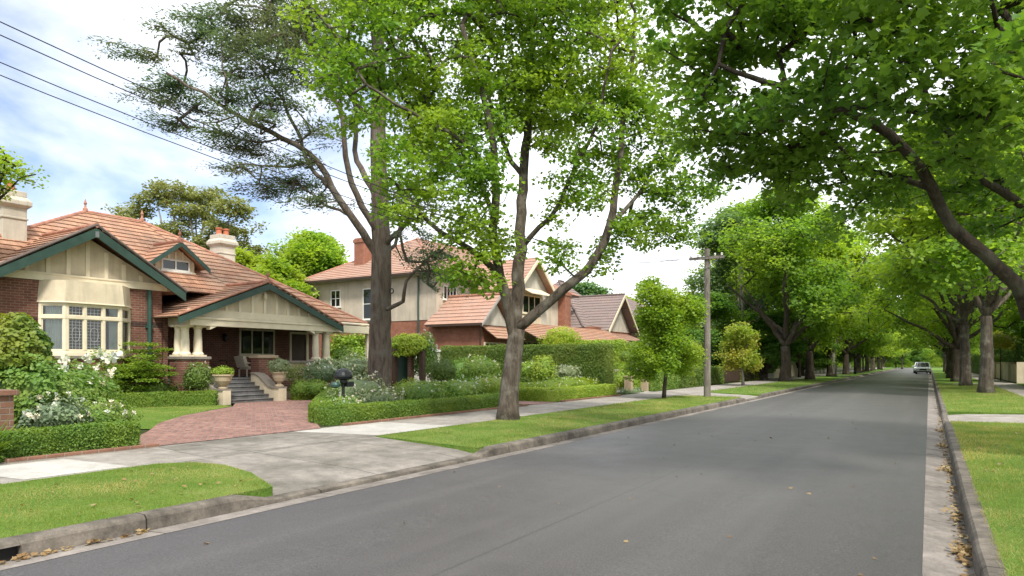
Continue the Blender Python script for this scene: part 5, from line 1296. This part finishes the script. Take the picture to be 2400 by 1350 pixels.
bgtree('eucalyptus', 'tall olive green eucalyptus with umbrella shaped clumps rising behind the bungalow roof', 72, 480,
       [(310, 500, 48, 22), (290, 520, 30, 16), (400, 450, 60, 22), (365, 470, 40, 16), (490, 465, 50, 24), (545, 490, 45, 24), (460, 510, 50, 20), (420, 540, 50, 18), (350, 545, 40, 16), (520, 540, 45, 20), (580, 530, 28, 26), (560, 580, 40, 18), (600, 590, 30, 20), (480, 570, 40, 16), (440, 490, 40, 14)],
       'leaf_euc', 'bark_pale', 420, 42, .30, .5, 61, th=.5)
bgtree('round_tree', 'dense round bright green tree between the bungalow roof and the stucco house', 80, 735,
       [(735, 610, 62, 50), (700, 590, 35, 30), (770, 590, 35, 30), (735, 570, 45, 24), (690, 630, 40, 34), (785, 630, 30, 30), (740, 650, 60, 40), (655, 590, 15, 18)], 'leaf_street', 'bark_dark', 420, 60, .36, .6, 62, th=.5, flat=.7)
bgtree('golden_tree', 'yellow green bushy tree just behind the bungalow roof ridge', 50, 650,
       [(600, 620, 35, 20), (640, 630, 40, 22), (610, 655, 50, 25), (670, 660, 40, 28), (690, 690, 36, 30), (560, 610, 25, 22), (640, 690, 50, 30)], 'leaf_lime', 'bark_dark', 300, 60, .24, .4, 63, th=.3, flat=.7)
bgtree('corner_tree', 'leafy branch end of a tree entering the left edge above the chimney', 21, -70,
       [(20, 390, 50, 35), (50, 410, 40, 22), (0, 440, 40, 26), (-50, 380, 60, 60), (-110, 430, 80, 80), (10, 350, 25, 14)], 'leaf_street', 'bark_dark', 130, 34, .12, .2, 64, th=.2, flat=.7)
bgtree('far_pine', 'small dark pine like tree far behind the grey tiled roof', 110, 1385, [(1380, 680, 26, 14), (1400, 690, 22, 16), (1360, 675, 16, 10), (1385, 700, 34, 14)], 'leaf_bluegreen', 'bark_dark', 120, 50, .45, .7, 65)
bgtree('far_shrub_tree', 'low bright green tree far behind the small grey roofed house', 105, 1450, [(1440, 705, 22, 10), (1460, 708, 24, 12), (1430, 715, 26, 12), (1480, 715, 30, 14)], 'leaf_lime', 'bark_dark', 110, 50, .4, .6, 66)
bgtree('shade_tree', 'dark evergreen seen through the open end of the porch', 44, 815, [(810, 800, 26, 24), (840, 810, 28, 28), (800, 835, 34, 24), (850, 850, 30, 30), (815, 860, 40, 30)], 'leaf_boxbright', 'bark_dark', 160, 60, .2, .3, 67, th=.15, flat=.8)

# ---------------------------------------------------------------- shrubs and hedges
BLOOM = {}
def shrub(name, label, c, rad, mat='leaf_shrub', size=.07, n=2600, flowers=0, fmat='petal', fsize=.09, shape='oval', stem=None, cat='shrub', group=None, lumps=.16, seed=None, core=.72, up=.35, zg=.2, fl_up=.1, fl_shell=1.02):
    seed = seed or (abs(hash(label)) if False else sum(ord(ch_) * (i + 1) for i, ch_ in enumerate(label)) % 99991)
    rr = rs(seed); c = np.array(c, float); rad = np.array(rad, float)
    root = thing(name, label, cat, (c[0], c[1], zg), group)
    u = unit(rr, n); u = u[u[:, 2] > -.75]; n = len(u)
    L_ = 1 + lumps * lump(u * 2.2, 1.6, seed) * 1.3
    sh = (.78 + .28 * rr.uniform(size=n) ** .5) * L_
    P = c + u * sh[:, None] * rad
    P[:, 2] = np.maximum(P[:, 2], zg + .03)
    Nn = u * .8 + unit(rr, n) * .6 + np.array([0, 0, up]); Dd = unit(rr, n) + u * .6
    leaves('foliage', P, Nn, Dd, rr.uniform(.7, 1.3, n) * size, shape, mat, root)
    if core:
        mb = MB(); m_, k_ = 14, 9
        uu = []
        for i in range(k_ + 1):
            th_ = math.pi * i / k_
            for j in range(m_):
                ph = 2 * math.pi * j / m_; uu.append((math.sin(th_) * math.cos(ph), math.sin(th_) * math.sin(ph), math.cos(th_)))
        uu = np.array(uu); ll = 1 + lumps * lump(uu * 2.2, 1.6, seed) * 1.3; pp = c + uu * ll[:, None] * rad * core; pp[:, 2] = np.maximum(pp[:, 2], zg - .02)
        mb.v = [tuple(x) for x in pp]
        for i in range(k_):
            for j in range(m_): a = i * m_ + j; b = i * m_ + (j + 1) % m_; mb.f.append((a, b, b + m_, a + m_))
        mb.build('inner_foliage', mat, root, smooth=True)
    if flowers:
        u = unit(rr, flowers * 3); u = u[(u[:, 2] > fl_up) & ((u[:, 0] > -.3))][:flowers]; k = len(u)
        F = c + u * rad * (fl_shell + .06 * rr.normal(size=(k, 1))) * (1 + lumps * lump(u * 2.2, 1.6, seed) * 1.3)[:, None]
        per = 10; F0 = np.zeros((per, 3)) + rr.normal(size=(per, 3)) * fsize * .2; key = (fmat, round(fsize, 3))
        for q_ in range(k):
            if key not in BLOOM: fo = leaves('flower', F0, np.array([.5, 0, .6]) + unit(rr, per), unit(rr, per) + np.array([0, 0, .3]), fsize * rr.uniform(.5, .9, per), 'petal', fmat, root); BLOOM[key] = fo
            else: fo = BLOOM[key].copy(); C.objects.link(fo); fo.parent = root
            fo.location = V(F[q_]) - root.location; sc_ = rr.uniform(.7, 1.2); fo.scale = (sc_,) * 3; fo.rotation_euler = tuple(rr.uniform(-.6, .6, 3) + np.array([0, 0, rr.uniform(0, 6)]) * 0)
    if stem:
        mb = MB()
        for k in range(stem if isinstance(stem, int) else 1):
            o_ = V((rr.uniform(-.06, .06) * (k > 0), rr.uniform(-.06, .06) * (k > 0), 0)) * 2
            mb.tube([V((c[0], c[1], zg - .05)) + o_, V((c[0], c[1], (zg + c[2]) / 2)) + o_ * .6, V((c[0], c[1], c[2]))], [.045, .035, .025], 7)
        mb.build('stem', 'bark_dark', root)
    return root
def hedge(name, label, path, w_, h_, mat='leaf_box', size=.045, dens=900, closed=False, cat='hedge', group=None, zg=.2, seed=1, rough=.03, wtop=1.0):
    rr = rs(seed); path = [np.array([p[0], p[1]], float) for p in path]
    # smooth the path
    q = [2 * path[0] - path[1]] + path + [2 * path[-1] - path[-2]]; pts = []
    for i in range(1, len(q) - 2):
        m_ = max(1, int(np.linalg.norm(q[i + 1] - q[i]) / .3))
        for j in range(m_):
            t = j / m_; pts.append(.5 * ((2 * q[i]) + (-q[i - 1] + q[i + 1]) * t + (2 * q[i - 1] - 5 * q[i] + 4 * q[i + 1] - q[i + 2]) * t * t + (-q[i - 1] + 3 * q[i] - 3 * q[i + 1] + q[i + 2]) * t ** 3))
    pts.append(path[-1]); pts = np.array(pts)
    tg = np.gradient(pts, axis=0); tg /= np.linalg.norm(tg, axis=1, keepdims=True); nr = np.stack([-tg[:, 1], tg[:, 0]], 1)
    prof = [(-.5, 0), (-.5, .93), (-.42, 1.0), (.42, 1.0), (.5, .93), (.5, 0)]
    ins = .035
    mb = MB()
    for i in range(len(pts)):
        for a, b in prof:
            p = pts[i] + nr[i] * a * (w_ - 2 * ins); mb.v.append((p[0], p[1], zg - .02 + b * (h_ - ins) + rr.normal() * .006))
    k = len(prof)
    for i in range(len(pts) - 1):
        for j in range(k - 1): a = i * k + j; mb.f.append((a, a + 1, a + 1 + k, a + k))
    mb.f.append(tuple(reversed(range(k)))); e = (len(pts) - 1) * k; mb.f.append(tuple(e + j for j in range(k)))
    root = mb.build(name, mat, None); tag(root, label, cat, group)
    # leaves over the skin
    seg = np.linalg.norm(np.diff(pts, axis=0), axis=1); Lt = seg.sum(); cum = np.concatenate([[0], np.cumsum(seg)])
    n = int(dens * (Lt * (2 * h_ + w_) + 2 * w_ * h_))
    s = rr.uniform(-.02, Lt + .02, n); i_ = np.clip(np.searchsorted(cum, np.clip(s, 0, Lt)) - 1, 0, len(seg) - 1); f = ((np.clip(s, 0, Lt) - cum[i_]) / seg[i_])[:, None]
    c = pts[i_] * (1 - f) + pts[i_ + 1] * f; nn = nr[i_] * (1 - f) + nr[i_ + 1] * f; tt = tg[i_]
    pe = rr.uniform(0, 2 * h_ + w_, n); P = np.zeros((n, 3)); N_ = np.zeros((n, 3))
    l = pe < h_; rgt = pe > h_ + w_; top = ~l & ~rgt
    P[:, :2] = c; P[l, 2] = pe[l]; P[l, :2] -= nn[l] * w_ / 2; N_[l, :2] = -nn[l]
    P[rgt, 2] = pe[rgt] - h_ - w_; P[rgt, :2] += nn[rgt] * w_ / 2; N_[rgt, :2] = nn[rgt]
    P[top, :2] += nn[top] * (pe[top] - h_ - w_ / 2)[:, None]; P[top, 2] = h_; N_[top, 2] = 1
    # end caps
    ne = int(dens * w_ * h_) 
    for e_, sg in ((0, -1), (-1, 1)):
        Q = np.zeros((ne, 3)); Q[:, :2] = pts[e_] + nr[e_] * rr.uniform(-.5, .5, (ne, 1)) * w_; Q[:, 2] = rr.uniform(0, h_, ne); M_ = np.zeros((ne, 3)); M_[:, :2] = tg[e_] * sg
        P = np.concatenate([P, Q]); N_ = np.concatenate([N_, M_])
    n = len(P); lm = lump(P, 2.5, seed) * rough
    P = P + N_ * (lm + rr.normal(size=n) * rough * .5)[:, None]; P[:, 2] += zg
    leaves('foliage', P, N_ * .7 + unit(rr, n) * .7 + np.array([0, 0, .25]), unit(rr, n) + N_ * .5, rr.uniform(.7, 1.3, n) * size, 'oval', mat, root)
    return root
S = shrub
sheet('garden_path', [(-12.15, 21.55), (-12.15, 23.35), (-20, 23.35), (-20, 21.55)], .2, 'brick_paving')
def at(px, py, X): return arr(PX(px, py, X))
# front boundary
HPa = 'clipped box hedges around the front garden'
hedge('box_hedge', 'thick low box hedge by the pavement left of the driveway', [(-12.6, 4.6), (-12.6, 5.6), (-12.6, 6.4), (-12.55, 7.05)], .75, .42, 'leaf_box', .036, 2800, group=HPa, seed=3, rough=.03)
edging([(-12.12, 4.9), (-12.08, 7.3)], 'low brick edging under the box hedge left of the driveway')
edging([(-12.12, 12.0), (-12.14, 18.2), (-12.16, 20.9)], 'low brick edging under the long curved box hedge')
edging([(-12.14, 23.5), (-12.14, 29.4)], 'low brick edging under the bright box hedge past the brick path')
hedge('box_hedge', 'long box hedge curving round the garden bed right of the driveway', [gxy(820, 930), gxy(784, 938), gxy(766, 953), (-14.5, 13.55), (-13.5, 12.55), (-12.8, 12.25), (-12.55, 13.1), (-12.5, 15), (-12.5, 16.8), (-12.5, 18.6), (-12.55, 20.2), (-12.9, 20.9), (-14, 21.2), (-16.5, 21.2)], .55, .43, 'leaf_box', .036, 1900, group=HPa, seed=4)
hedge('box_hedge', 'straight box hedge along the back of the lawn left of the steps', [(-23.4, 8.8), (-23.3, 11), (-23.0, 13), (-22.4, 14.5), (-21.75, 15.3)], .5, .48, 'leaf_box', .04, 1200, group=HPa, seed=5)
hedge('box_hedge', 'short box hedge right of the porch steps', [gxy(688, 938), gxy(735, 936), gxy(790, 933), gxy(835, 930)], .5, .42, 'leaf_boxbright', .05, 700, group=HPa, seed=6)
hedge('box_hedge', 'low box hedge row behind the flower bed beside the plane trunk', [(-20, 25.4), (-18.5, 25.2), (-16.6, 25.1)], .5, .6, 'leaf_box', .04, 1200, group=HPa, seed=7)
hedge('box_hedge', 'bright box hedge fronting the bed right of the plane tree trunk', [(-17.5, 23.7), (-15, 23.7), (-13.2, 23.7), (-12.6, 23.8), (-12.55, 24.6), (-12.5, 26.5), (-12.5, 29.2)], .55, .5, 'leaf_boxbright', .04, 1300, group=HPa, seed=8)
hedge('box_hedge', 'middle box hedge line behind the bright hedge in the bed', [(-14.9, 24.6), (-14.9, 26.5), (-14.6, 29)], .45, .62, 'leaf_boxbright', .05, 600, group=HPa, seed=9)
hedge('tall_hedge', 'tall square clipped dark hedge between the two front gardens', [(-23.2, 30.9), (-20, 30.85), (-16, 30.8), (-13.3, 30.8)], 1.1, 2.37, 'leaf_hedge', .055, 900, seed=10, rough=.05)
hedge('tall_hedge', 'bright clipped hedge rising behind the right end of the tall dark hedge', [(-23, 43), (-20, 43), (-17.6, 43)], 1.4, 2.95, 'leaf_boxbright', .09, 260, seed=11, rough=.08)
hedge('low_hedge', 'loose green hedge on the pavement right of the second gate post', [(-13.1, 34.7), (-13.1, 37), (-13.1, 39.5)], .9, .95, 'leaf_shrub', .07, 500, seed=12, rough=.08)
hedge('dark_hedge', 'long dark clipped hedge beyond the power pole', [(-13.1, 40.2), (-13.1, 45), (-13.1, 50)], .9, 1.15, 'leaf_hedge', .08, 350, seed=13, rough=.05)
hedge('dark_hedge', 'dark hedge bank behind the cloud pruned shrubs', [(-21, 46), (-17, 48), (-14.5, 50)], 1.6, 2.9, 'leaf_hedge', .10, 200, seed=14, rough=.15)
hedge('verge_hedge', 'bright loose hedge in front of the fence under the left street trees', [(-13.6, 56), (-13.6, 60), (-13.6, 66)], 1.2, 2.3, 'leaf_lime', .10, 200, seed=15, rough=.15)
hedge('right_hedge', 'dark clipped hedge on top of the cream wall at the right edge', [(6.4, 40), (6.4, 46), (6.4, 58)], 1.0, 2.1, 'leaf_hedge', .08, 250, seed=16, rough=.05)
hedge('hedge_bank', 'green bank of hedge closing the view where the road ends', [(-70, 236), (-30, 234), (0, 236), (40, 234)], 3, 5.5, 'leaf_street', .4, 12, seed=27, rough=.6)
hedge('far_hedge', 'long high hedge behind the far left wall', [(-14.5, 86), (-14.5, 100), (-14.5, 124)], 1.6, 3.2, 'leaf_hedge', .16, 70, seed=17, rough=.2)
hedge('far_hedge', 'long high hedge far up the right side beyond the wall', [(7, 62), (7, 84), (7, 110), (7, 140)], 1.6, 3.0, 'leaf_hedge', .16, 60, seed=18, rough=.2)
# left garden
S('round_shrub', 'large rounded shrub with yellow orange new growth at the left edge', at(30, 822, -15.2) , (.85, .56, .62), 'leaf_glossy', .085, 5200, lumps=.18, core=.8)
S('green_shrub', 'dark leafy shrub below the large round shrub beside the brick pillar', at(70, 930, -14.6), (.75, .62, .75), 'leaf_shrub', .08, 3200, lumps=.22)
S('rose_bush', 'white flowering rose bush in front of the bay window', at(160, 915, -17.2), (.9, .8, .72), 'leaf_shrub', .085, 2800, flowers=26, fsize=.17, lumps=.28, fl_up=.15)
S('rose_bush', 'small thin rose bush with three white blooms right of the big one', at(232, 895, -18.5), (.45, .38, .8), 'leaf_shrub', .07, 900, flowers=10, fsize=.2, lumps=.3, core=0, stem=2)
S('rose_bush', 'low pale flowered bush right behind the thick front hedge', at(130, 985, -13.9), (.5, .5, .42), 'leaf_grey', .06, 2000, flowers=26, fsize=.07, lumps=.3)
S('rose_bush', 'low white flowered bush between the front hedge and the lawn', at(215, 985, -14.2), (.6, .75, .38), 'leaf_shrub', .06, 2400, flowers=22, fsize=.07, lumps=.3)
S('leafy_shrub', 'bright green leafy clump left of the lawn below the roses', at(130, 940, -15.5), (.9, 1.0, .55), 'leaf_shrub', .10, 2600, lumps=.3)
S('leafy_shrub', 'low green ground shrub along the lawn below the bay window', at(225, 915, -24.0), (.45, 1.3, .5), 'leaf_maple_bush', .07, 2200, lumps=.3)
mp_ = S('weeping_maple', 'domed layered maple shrub under the right end of the bay window', at(325, 868, -23.9), (.8, 1.1, 1.0), 'leaf_maple_bush', .08, 200, lumps=.25, stem=3, core=0)
S('ball_shrub', 'rounded shrub with faded pink tips left of the steps', at(466, 885, -23.0), (.55, .52, .58), 'leaf_hedge', .06, 1900, flowers=14, fsize=.06, fmat='petal_pink', lumps=.12, stem=1, fl_up=.5)
S('ball_shrub', 'tiny bright ball shrub beside the left cheek wall', at(491, 930, -22.5), (.28, .28, .26), 'leaf_boxbright', .05, 700, lumps=.05)
S('ground_plant', 'low dark ground plants below the domed maple', at(360, 918, -23.9), (.35, 1.3, .4), 'leaf_hedge', .06, 1500, lumps=.3)
# layered maple foliage replaces the plain shell
rr = rs(91); cm = at(325, 868, -23.9); tp = []
for k in range(46):
    a = rr.uniform(0, 6.28); zz = rr.uniform(-.75, 1); rad = math.sqrt(max(.05, 1 - zz * zz * .8)) * rr.uniform(.45, 1)
    tp.append(cm + np.array([math.cos(a) * rad * .8, math.sin(a) * rad * 1.15, zz * .95]))
tp = tp + [p * .5 + cm * .5 for p in tp[::2]]
P, Nn, Dd = cluster_leaves(rr, np.array(tp), 120, .2, .22, .3, 1.2); leaves('foliage', P, Nn, Dd, rr.uniform(.05, .09, len(P)), 'maple', 'leaf_maple_bush', mp_)
# planter plants
def potplant(label, c, rad, n, mat, root_):
    o = S('planter_plant', label, c, rad, mat, .06, n, lumps=.25, core=.5, cat='plant', zg=c[2] - rad[2] * .9); return o
potplant('low yellow green plant growing in the wide stone bowl', (-22.05, 15.80, 1.40), (.33, .33, .16), 900, 'leaf_boxbright', PT1)
potplant('bushy grey green plant growing in the tall stone urn', (-22.0, 18.29, 1.56), (.38, .42, .30), 1100, 'leaf_grey', PT2)
# right of the steps
S('rose_bush', 'white flowering bush in front of the porch parapet', at(765, 872, -21.8), (.6, 1.0, .5), 'leaf_grey', .07, 2600, flowers=60, fsize=.08, lumps=.3)
S('rose_bush', 'tall pale green bush with few flowers left of the cedar trunk', at(828, 868, -21.2), (.6, .9, .62), 'leaf_grey', .07, 2400, flowers=22, fsize=.08, lumps=.35)
S('leafy_shrub', 'fresh green bush standing behind the white flowering one', at(805, 840, -22.4), (.5, .5, .55), 'leaf_shrub', .07, 1500, lumps=.35)
S('ball_shrub', 'small round box ball right of the stone urn', at(705, 910, -21.6), (.42, .42, .36), 'leaf_box', .05, 1100, lumps=.08)
S('ball_shrub', 'second small box ball behind the short hedge', at(742, 910, -21.2), (.42, .5, .36), 'leaf_box', .05, 1200, lumps=.15)
S('leafy_shrub', 'thin pinkish shrub behind the stone urn', at(700, 875, -22.8), (.35, .6, .35), 'leaf_maple_bush', .06, 900, lumps=.3, core=0, stem=2)
# bed behind the curved hedge
S('flower_clump', 'leafy clump with small white flowers right behind the mailbox', at(840, 925, -15.2), (.8, .95, .55), 'leaf_grey', .06, 2200, flowers=40, fsize=.05, lumps=.3, group='flower clumps in the curved bed')
S('flower_clump', 'low clump with white flowers at the foot of the mailbox', at(800, 955, -14.0), (.5, .6, .35), 'leaf_shrub', .06, 1300, flowers=26, fsize=.05, lumps=.3, group='flower clumps in the curved bed')
S('flower_clump', 'yellow green clump just right of the cedar trunk', at(965, 918, -16.0), (.7, .9, .42), 'leaf_boxbright', .06, 1900, flowers=12, fsize=.05, lumps=.3, group='flower clumps in the curved bed')
S('flower_clump', 'flowering clump in front of the cedar trunk base', at(895, 938, -14.3), (.5, .9, .38), 'leaf_grey', .06, 1800, flowers=34, fsize=.06, lumps=.35, group='flower clumps in the curved bed')
S('flower_clump', 'dark green clump along the hedge between the trunks', at(990, 925, -14.2), (.55, 1.1, .40), 'leaf_shrub', .06, 2000, flowers=20, fsize=.05, lumps=.3, group='flower clumps in the curved bed')
S('flower_clump', 'bright flowering clump along the hedge near the plane trunk', at(1085, 915, -14.2), (.6, 1.2, .42), 'leaf_shrub', .06, 2200, flowers=40, fsize=.05, lumps=.3, group='flower clumps in the curved bed')
S('flower_clump', 'leafy clump touching the left side of the plane trunk', at(1150, 905, -14.2), (.6, 1.0, .42), 'leaf_boxbright', .06, 1900, flowers=25, fsize=.05, lumps=.3, group='flower clumps in the curved bed')
S('standard_shrub', 'round headed standard shrub on a short stem right of the arch', at(1035, 872, -16.4), (.55, .6, .48), 'leaf_hedge', .06, 2200, lumps=.16, stem=1)
S('standard_shrub', 'broad rounded shrub with white dots behind the hedge row left of the plane trunk', at(1125, 866, -17.2), (.75, 1.0, .55), 'leaf_shrub', .07, 2600, flowers=24, fsize=.07, lumps=.2)
S('leafy_shrub', 'leafy shrub filling the gap left of the broad rounded shrub', at(1075, 872, -19.5), (.8, 1.0, .6), 'leaf_shrub', .07, 1800, lumps=.25)
# climber on the arch
S('climber', 'pale yellow green climber heaped over the garden arch', at(958, 812, -19.0), (.85, .75, .52), 'leaf_lime', .10, 3400, lumps=.22, cat='climber', zg=1.8)
S('climber', 'white flowering climber hanging down the right side of the arch', at(996, 838, -18.6), (.5, .5, .95), 'leaf_shrub', .08, 2600, flowers=36, fsize=.08, lumps=.2, cat='climber', zg=.3)
# right bed
S('standard_shrub', 'upright bright shrub on a dark stem right of the plane trunk', at(1272, 868, -15.6), (.55, .6, .68), 'leaf_boxbright', .07, 1900, lumps=.3, stem=2)
S('rose_bush', 'white tipped rose bush before the tall dark hedge', at(1335, 875, -15.2), (.7, 1.0, .45), 'leaf_grey', .06, 2400, flowers=50, fsize=.07, lumps=.25)
S('leafy_shrub', 'yellowish shrub touching the right side of the plane trunk', at(1238, 868, -16.5), (.5, .6, .45), 'leaf_boxbright', .06, 1400, flowers=10, fsize=.06, lumps=.25)
S('ground_plant', 'bright low flowering border behind the bright box hedge', at(1330, 905, -13.7), (.6, 3.0, .36), 'leaf_lime', .06, 4200, flowers=60, fsize=.045, lumps=.3)
S('leafy_shrub', 'loose bright shrub at the pavement end of the tall hedge', at(1468, 892, -13.3), (.75, 1.1, .55), 'leaf_boxbright', .07, 2600, lumps=.3)
S('leafy_shrub', 'low pale flowering plants at the foot of the loose bright shrub', at(1482, 918, -12.75), (.35, 1.1, .22), 'leaf_grey', .05, 1400, flowers=14, fsize=.04, lumps=.3)
S('garden_shrub', 'bright feathery shrub rising behind the tall dark hedge', at(1315, 792, -18.5), (1.1, 1.1, .62), 'leaf_lime', .09, 2400, lumps=.3)
for px, py, rr_, l_ in ((1468, 836, .38, 'leftmost clipped ball of the topiary row'), (1499, 838, .46, 'second clipped ball in the topiary row'), (1534, 842, .5, 'third clipped ball, just left of the young tree trunk'), (1578, 842, .36, 'clipped ball just right of the young tree trunk')):
    S('topiary_ball', l_, at(px, py, -15.0), (rr_, rr_, rr_ * .85), 'leaf_box', .05, 1500, lumps=.03, stem=1, core=.88, group='topiary balls in the neighbour garden')
S('topiary_cloud', 'wide flat topped clipped shrub left of the power pole', at(1622, 848, -15.6), (.9, 1.4, .38), 'leaf_box', .06, 2400, lumps=.08, core=.85)
S('leafy_shrub', 'low grey leaved shrub before the topiary balls', at(1500, 872, -14.6), (.6, .9, .4), 'leaf_grey', .06, 1400, lumps=.2)
S('leafy_shrub', 'rounded green shrub between the gate posts and topiary', at(1545, 875, -15.0), (.6, .9, .45), 'leaf_shrub', .06, 1500, lumps=.2)
for px, py, X, s_, l_ in ((2350, 840, 6.3, .75, 'clipped round topiary over the cream wall on the right'), (2392, 835, 6.6, .5, 'second clipped topiary at the right picture edge')):
    u = (px - 1200) / 1600; T = X / (u * CY - SY) if abs(u * CY - SY) > .01 else 60
    p = PT(px, py, T); S('topiary_ball', l_, arr(p), (s_, s_, s_ * .7), 'leaf_boxbright', .07, 1800, lumps=.03, stem=1, core=.88, group='topiary over the right wall')
S('rusty_shrub', 'orange tinted shrub between the right street trunk and the wall', arr(PT(2345, 800, 56)), (1.2, 1.2, .8), 'leaf_rust', .12, 1600, lumps=.25, stem=1)
# strappy plant
def strappy(label, c, n, L0, seed):
    rr = rs(seed); root = thing('agapanthus', label, 'plant', c)
    a = rr.uniform(0, 6.28, n); el = rr.uniform(.35, 1.35, n); Dd = np.stack([np.cos(a) * np.cos(el), np.sin(a) * np.cos(el), np.sin(el)], 1)
    P = np.array(c) + np.stack([np.cos(a), np.sin(a), a * 0], 1) * rr.uniform(0, .18, (n, 1))
    Nn = np.array([0, 0, 1.0]) + unit(rr, n) * .2; Nn = Nn - Dd * (Nn * Dd).sum(1, keepdims=True)
    leaves('foliage', P, Nn, Dd, L0 * rr.uniform(.7, 1.2, n), 'strap', 'leaf_box', root)
strappy('clump of long strappy leaves at the left edge by the pavement', (-12.5, 4.75, .2), 220, .62, 5)
strappy('second clump of strappy leaves at the foot of the brick pillar', (-12.55, 4.25, .2), 200, .6, 6)

# ---------------------------------------------------------------- grass
def inpoly(P, poly):
    x, y = P[:, 0], P[:, 1]; ins = np.zeros(len(P), bool); n = len(poly)
    for i in range(n):
        x1, y1 = poly[i]; x2, y2 = poly[(i + 1) % n]
        c = ((y1 > y) != (y2 > y)); xi = (x2 - x1) * (y - y1) / ((y2 - y1) + 1e-12) + x1; ins ^= c & (x < xi)
    return ins
def grass(label, poly, zf, ylim, dens, ln, seed, wmul=1.0):
    rr = rs(seed); xs = [p[0] for p in poly]; x0, x1 = min(xs), max(xs); y0, y1 = ylim
    n = int(dens * (x1 - x0) * (y1 - y0)); P = np.stack([rr.uniform(x0, x1, n), rr.uniform(y0, y1, n), np.zeros(n)], 1)
    P = P[inpoly(P, poly)]; lm = lump(P, .9, seed); P = P[rr.uniform(size=len(P)) < .75 + .25 * lm]
    n = len(P); P[:, 2] = zf(P[:, 0]) - .004
    Dd = unit(rr, n) * .75 + np.array([0, 0, 1.0]); Nn = unit(rr, n)
    o = leaves('grass', P, Nn, Dd, ln * rr.uniform(.5, 1.3, n) * (1 + .3 * lump(P, 1.3, seed + 1)), 'blade', 'grass_blade'); return tag(o, label, 'grass', kind='stuff')
zl = lambda x: .152 + .036 * (-7.16 - x) / 2.94
zr = lambda x: .153 + .037 * (x - .5) / 3.1
grass('short green grass on the verge left of the driveway', [(a + (.05 if a < -9 else .03 if a > -7.3 else 0), b) for a, b in VL1], zl, (.5, 6.6), 4200, .042, 1)
grass('short green grass on the verge between the driveways', VL2, zl, (10.3, 18), 1500, .055, 2)
grass('short green grass on the verge toward the power pole', VL2, zl, (18, 31.8), 600, .075, 3)
grass('grass under the rusty young tree', VL3, zl, (35, 60), 180, .10, 4)
grass('short green grass on the near right verge', [(.47, -5), (.47, 21.85), (3.6, 21.85), (3.6, -5)], zr, (4.5, 11), 3800, .045, 5)
grass('short green grass on the right verge before the crossing', [(.48, -5), (.48, 21.85), (3.6, 21.85), (3.6, -5)], zr, (11, 21.85), 1400, .06, 6)
grass('short green grass under the right street trees', [(.48, 25.9), (.48, 57.5), (3.6, 57.5), (3.6, 25.9)], zr, (25.9, 57), 350, .09, 7)
grass('mown lawn before the bungalow', LAWN, lambda x: .203 + 0 * x, (5, 17), 500, .05, 8)
# ---------------------------------------------------------------- litter
rr = rs(99); P = []
def sc(n, x0, x1, y0, y1, z): 
    for _ in range(n): x = rr.uniform(x0, x1); P.append((x, rr.uniform(y0, y1), z(x) if callable(z) else z))
sc(55, -9.9, -7.3, 2, 6.2, lambda x: zl(x) + .03); sc(60, -9.8, -7.3, 11, 24, lambda x: zl(x) + .035); sc(40, .6, 2.4, 5, 22, lambda x: zr(x) + .03)
zroad = lambda x: .07 * (1 - ((x + 3.34) / 3.3) ** 2) + .006
sc(45, -6.4, -.2, 4, 24, zroad)
for _ in range(420):
    y = 5 + abs(rr.normal()) * 14; P.append((.31 - abs(rr.normal()) * .05, y, -.018 + rr.uniform(0, .012)))
for cy, k in ((7.55, 75), (9.4, 20), (13.2, 60), (16.8, 90), (20.5, 60)):
    for _ in range(k): P.append((.25 + rr.normal() * .05, cy + rr.normal() * .16, -.015 + rr.uniform(0, .05)))
for _ in range(90): P.append((-6.88 + rr.normal() * .03, 2.3 + rr.uniform(0, 1.8), .0 + rr.uniform(0, .02)))
for _ in range(30): P.append((-6.86 + rr.normal() * .04, rr.uniform(10, 26), .0))
P = np.array(P); n = len(P)
o = leaves('fallen_leaves', P, np.array([0, 0, 1.]) + unit(rr, n) * .45, unit(rr, n) * np.array([1, 1, .2]), rr.uniform(.03, .075, n), 'maple', 'dry_leaf'); tag(o, 'dry fallen leaves lying in the gutters and on the grass', 'litter', kind='stuff')
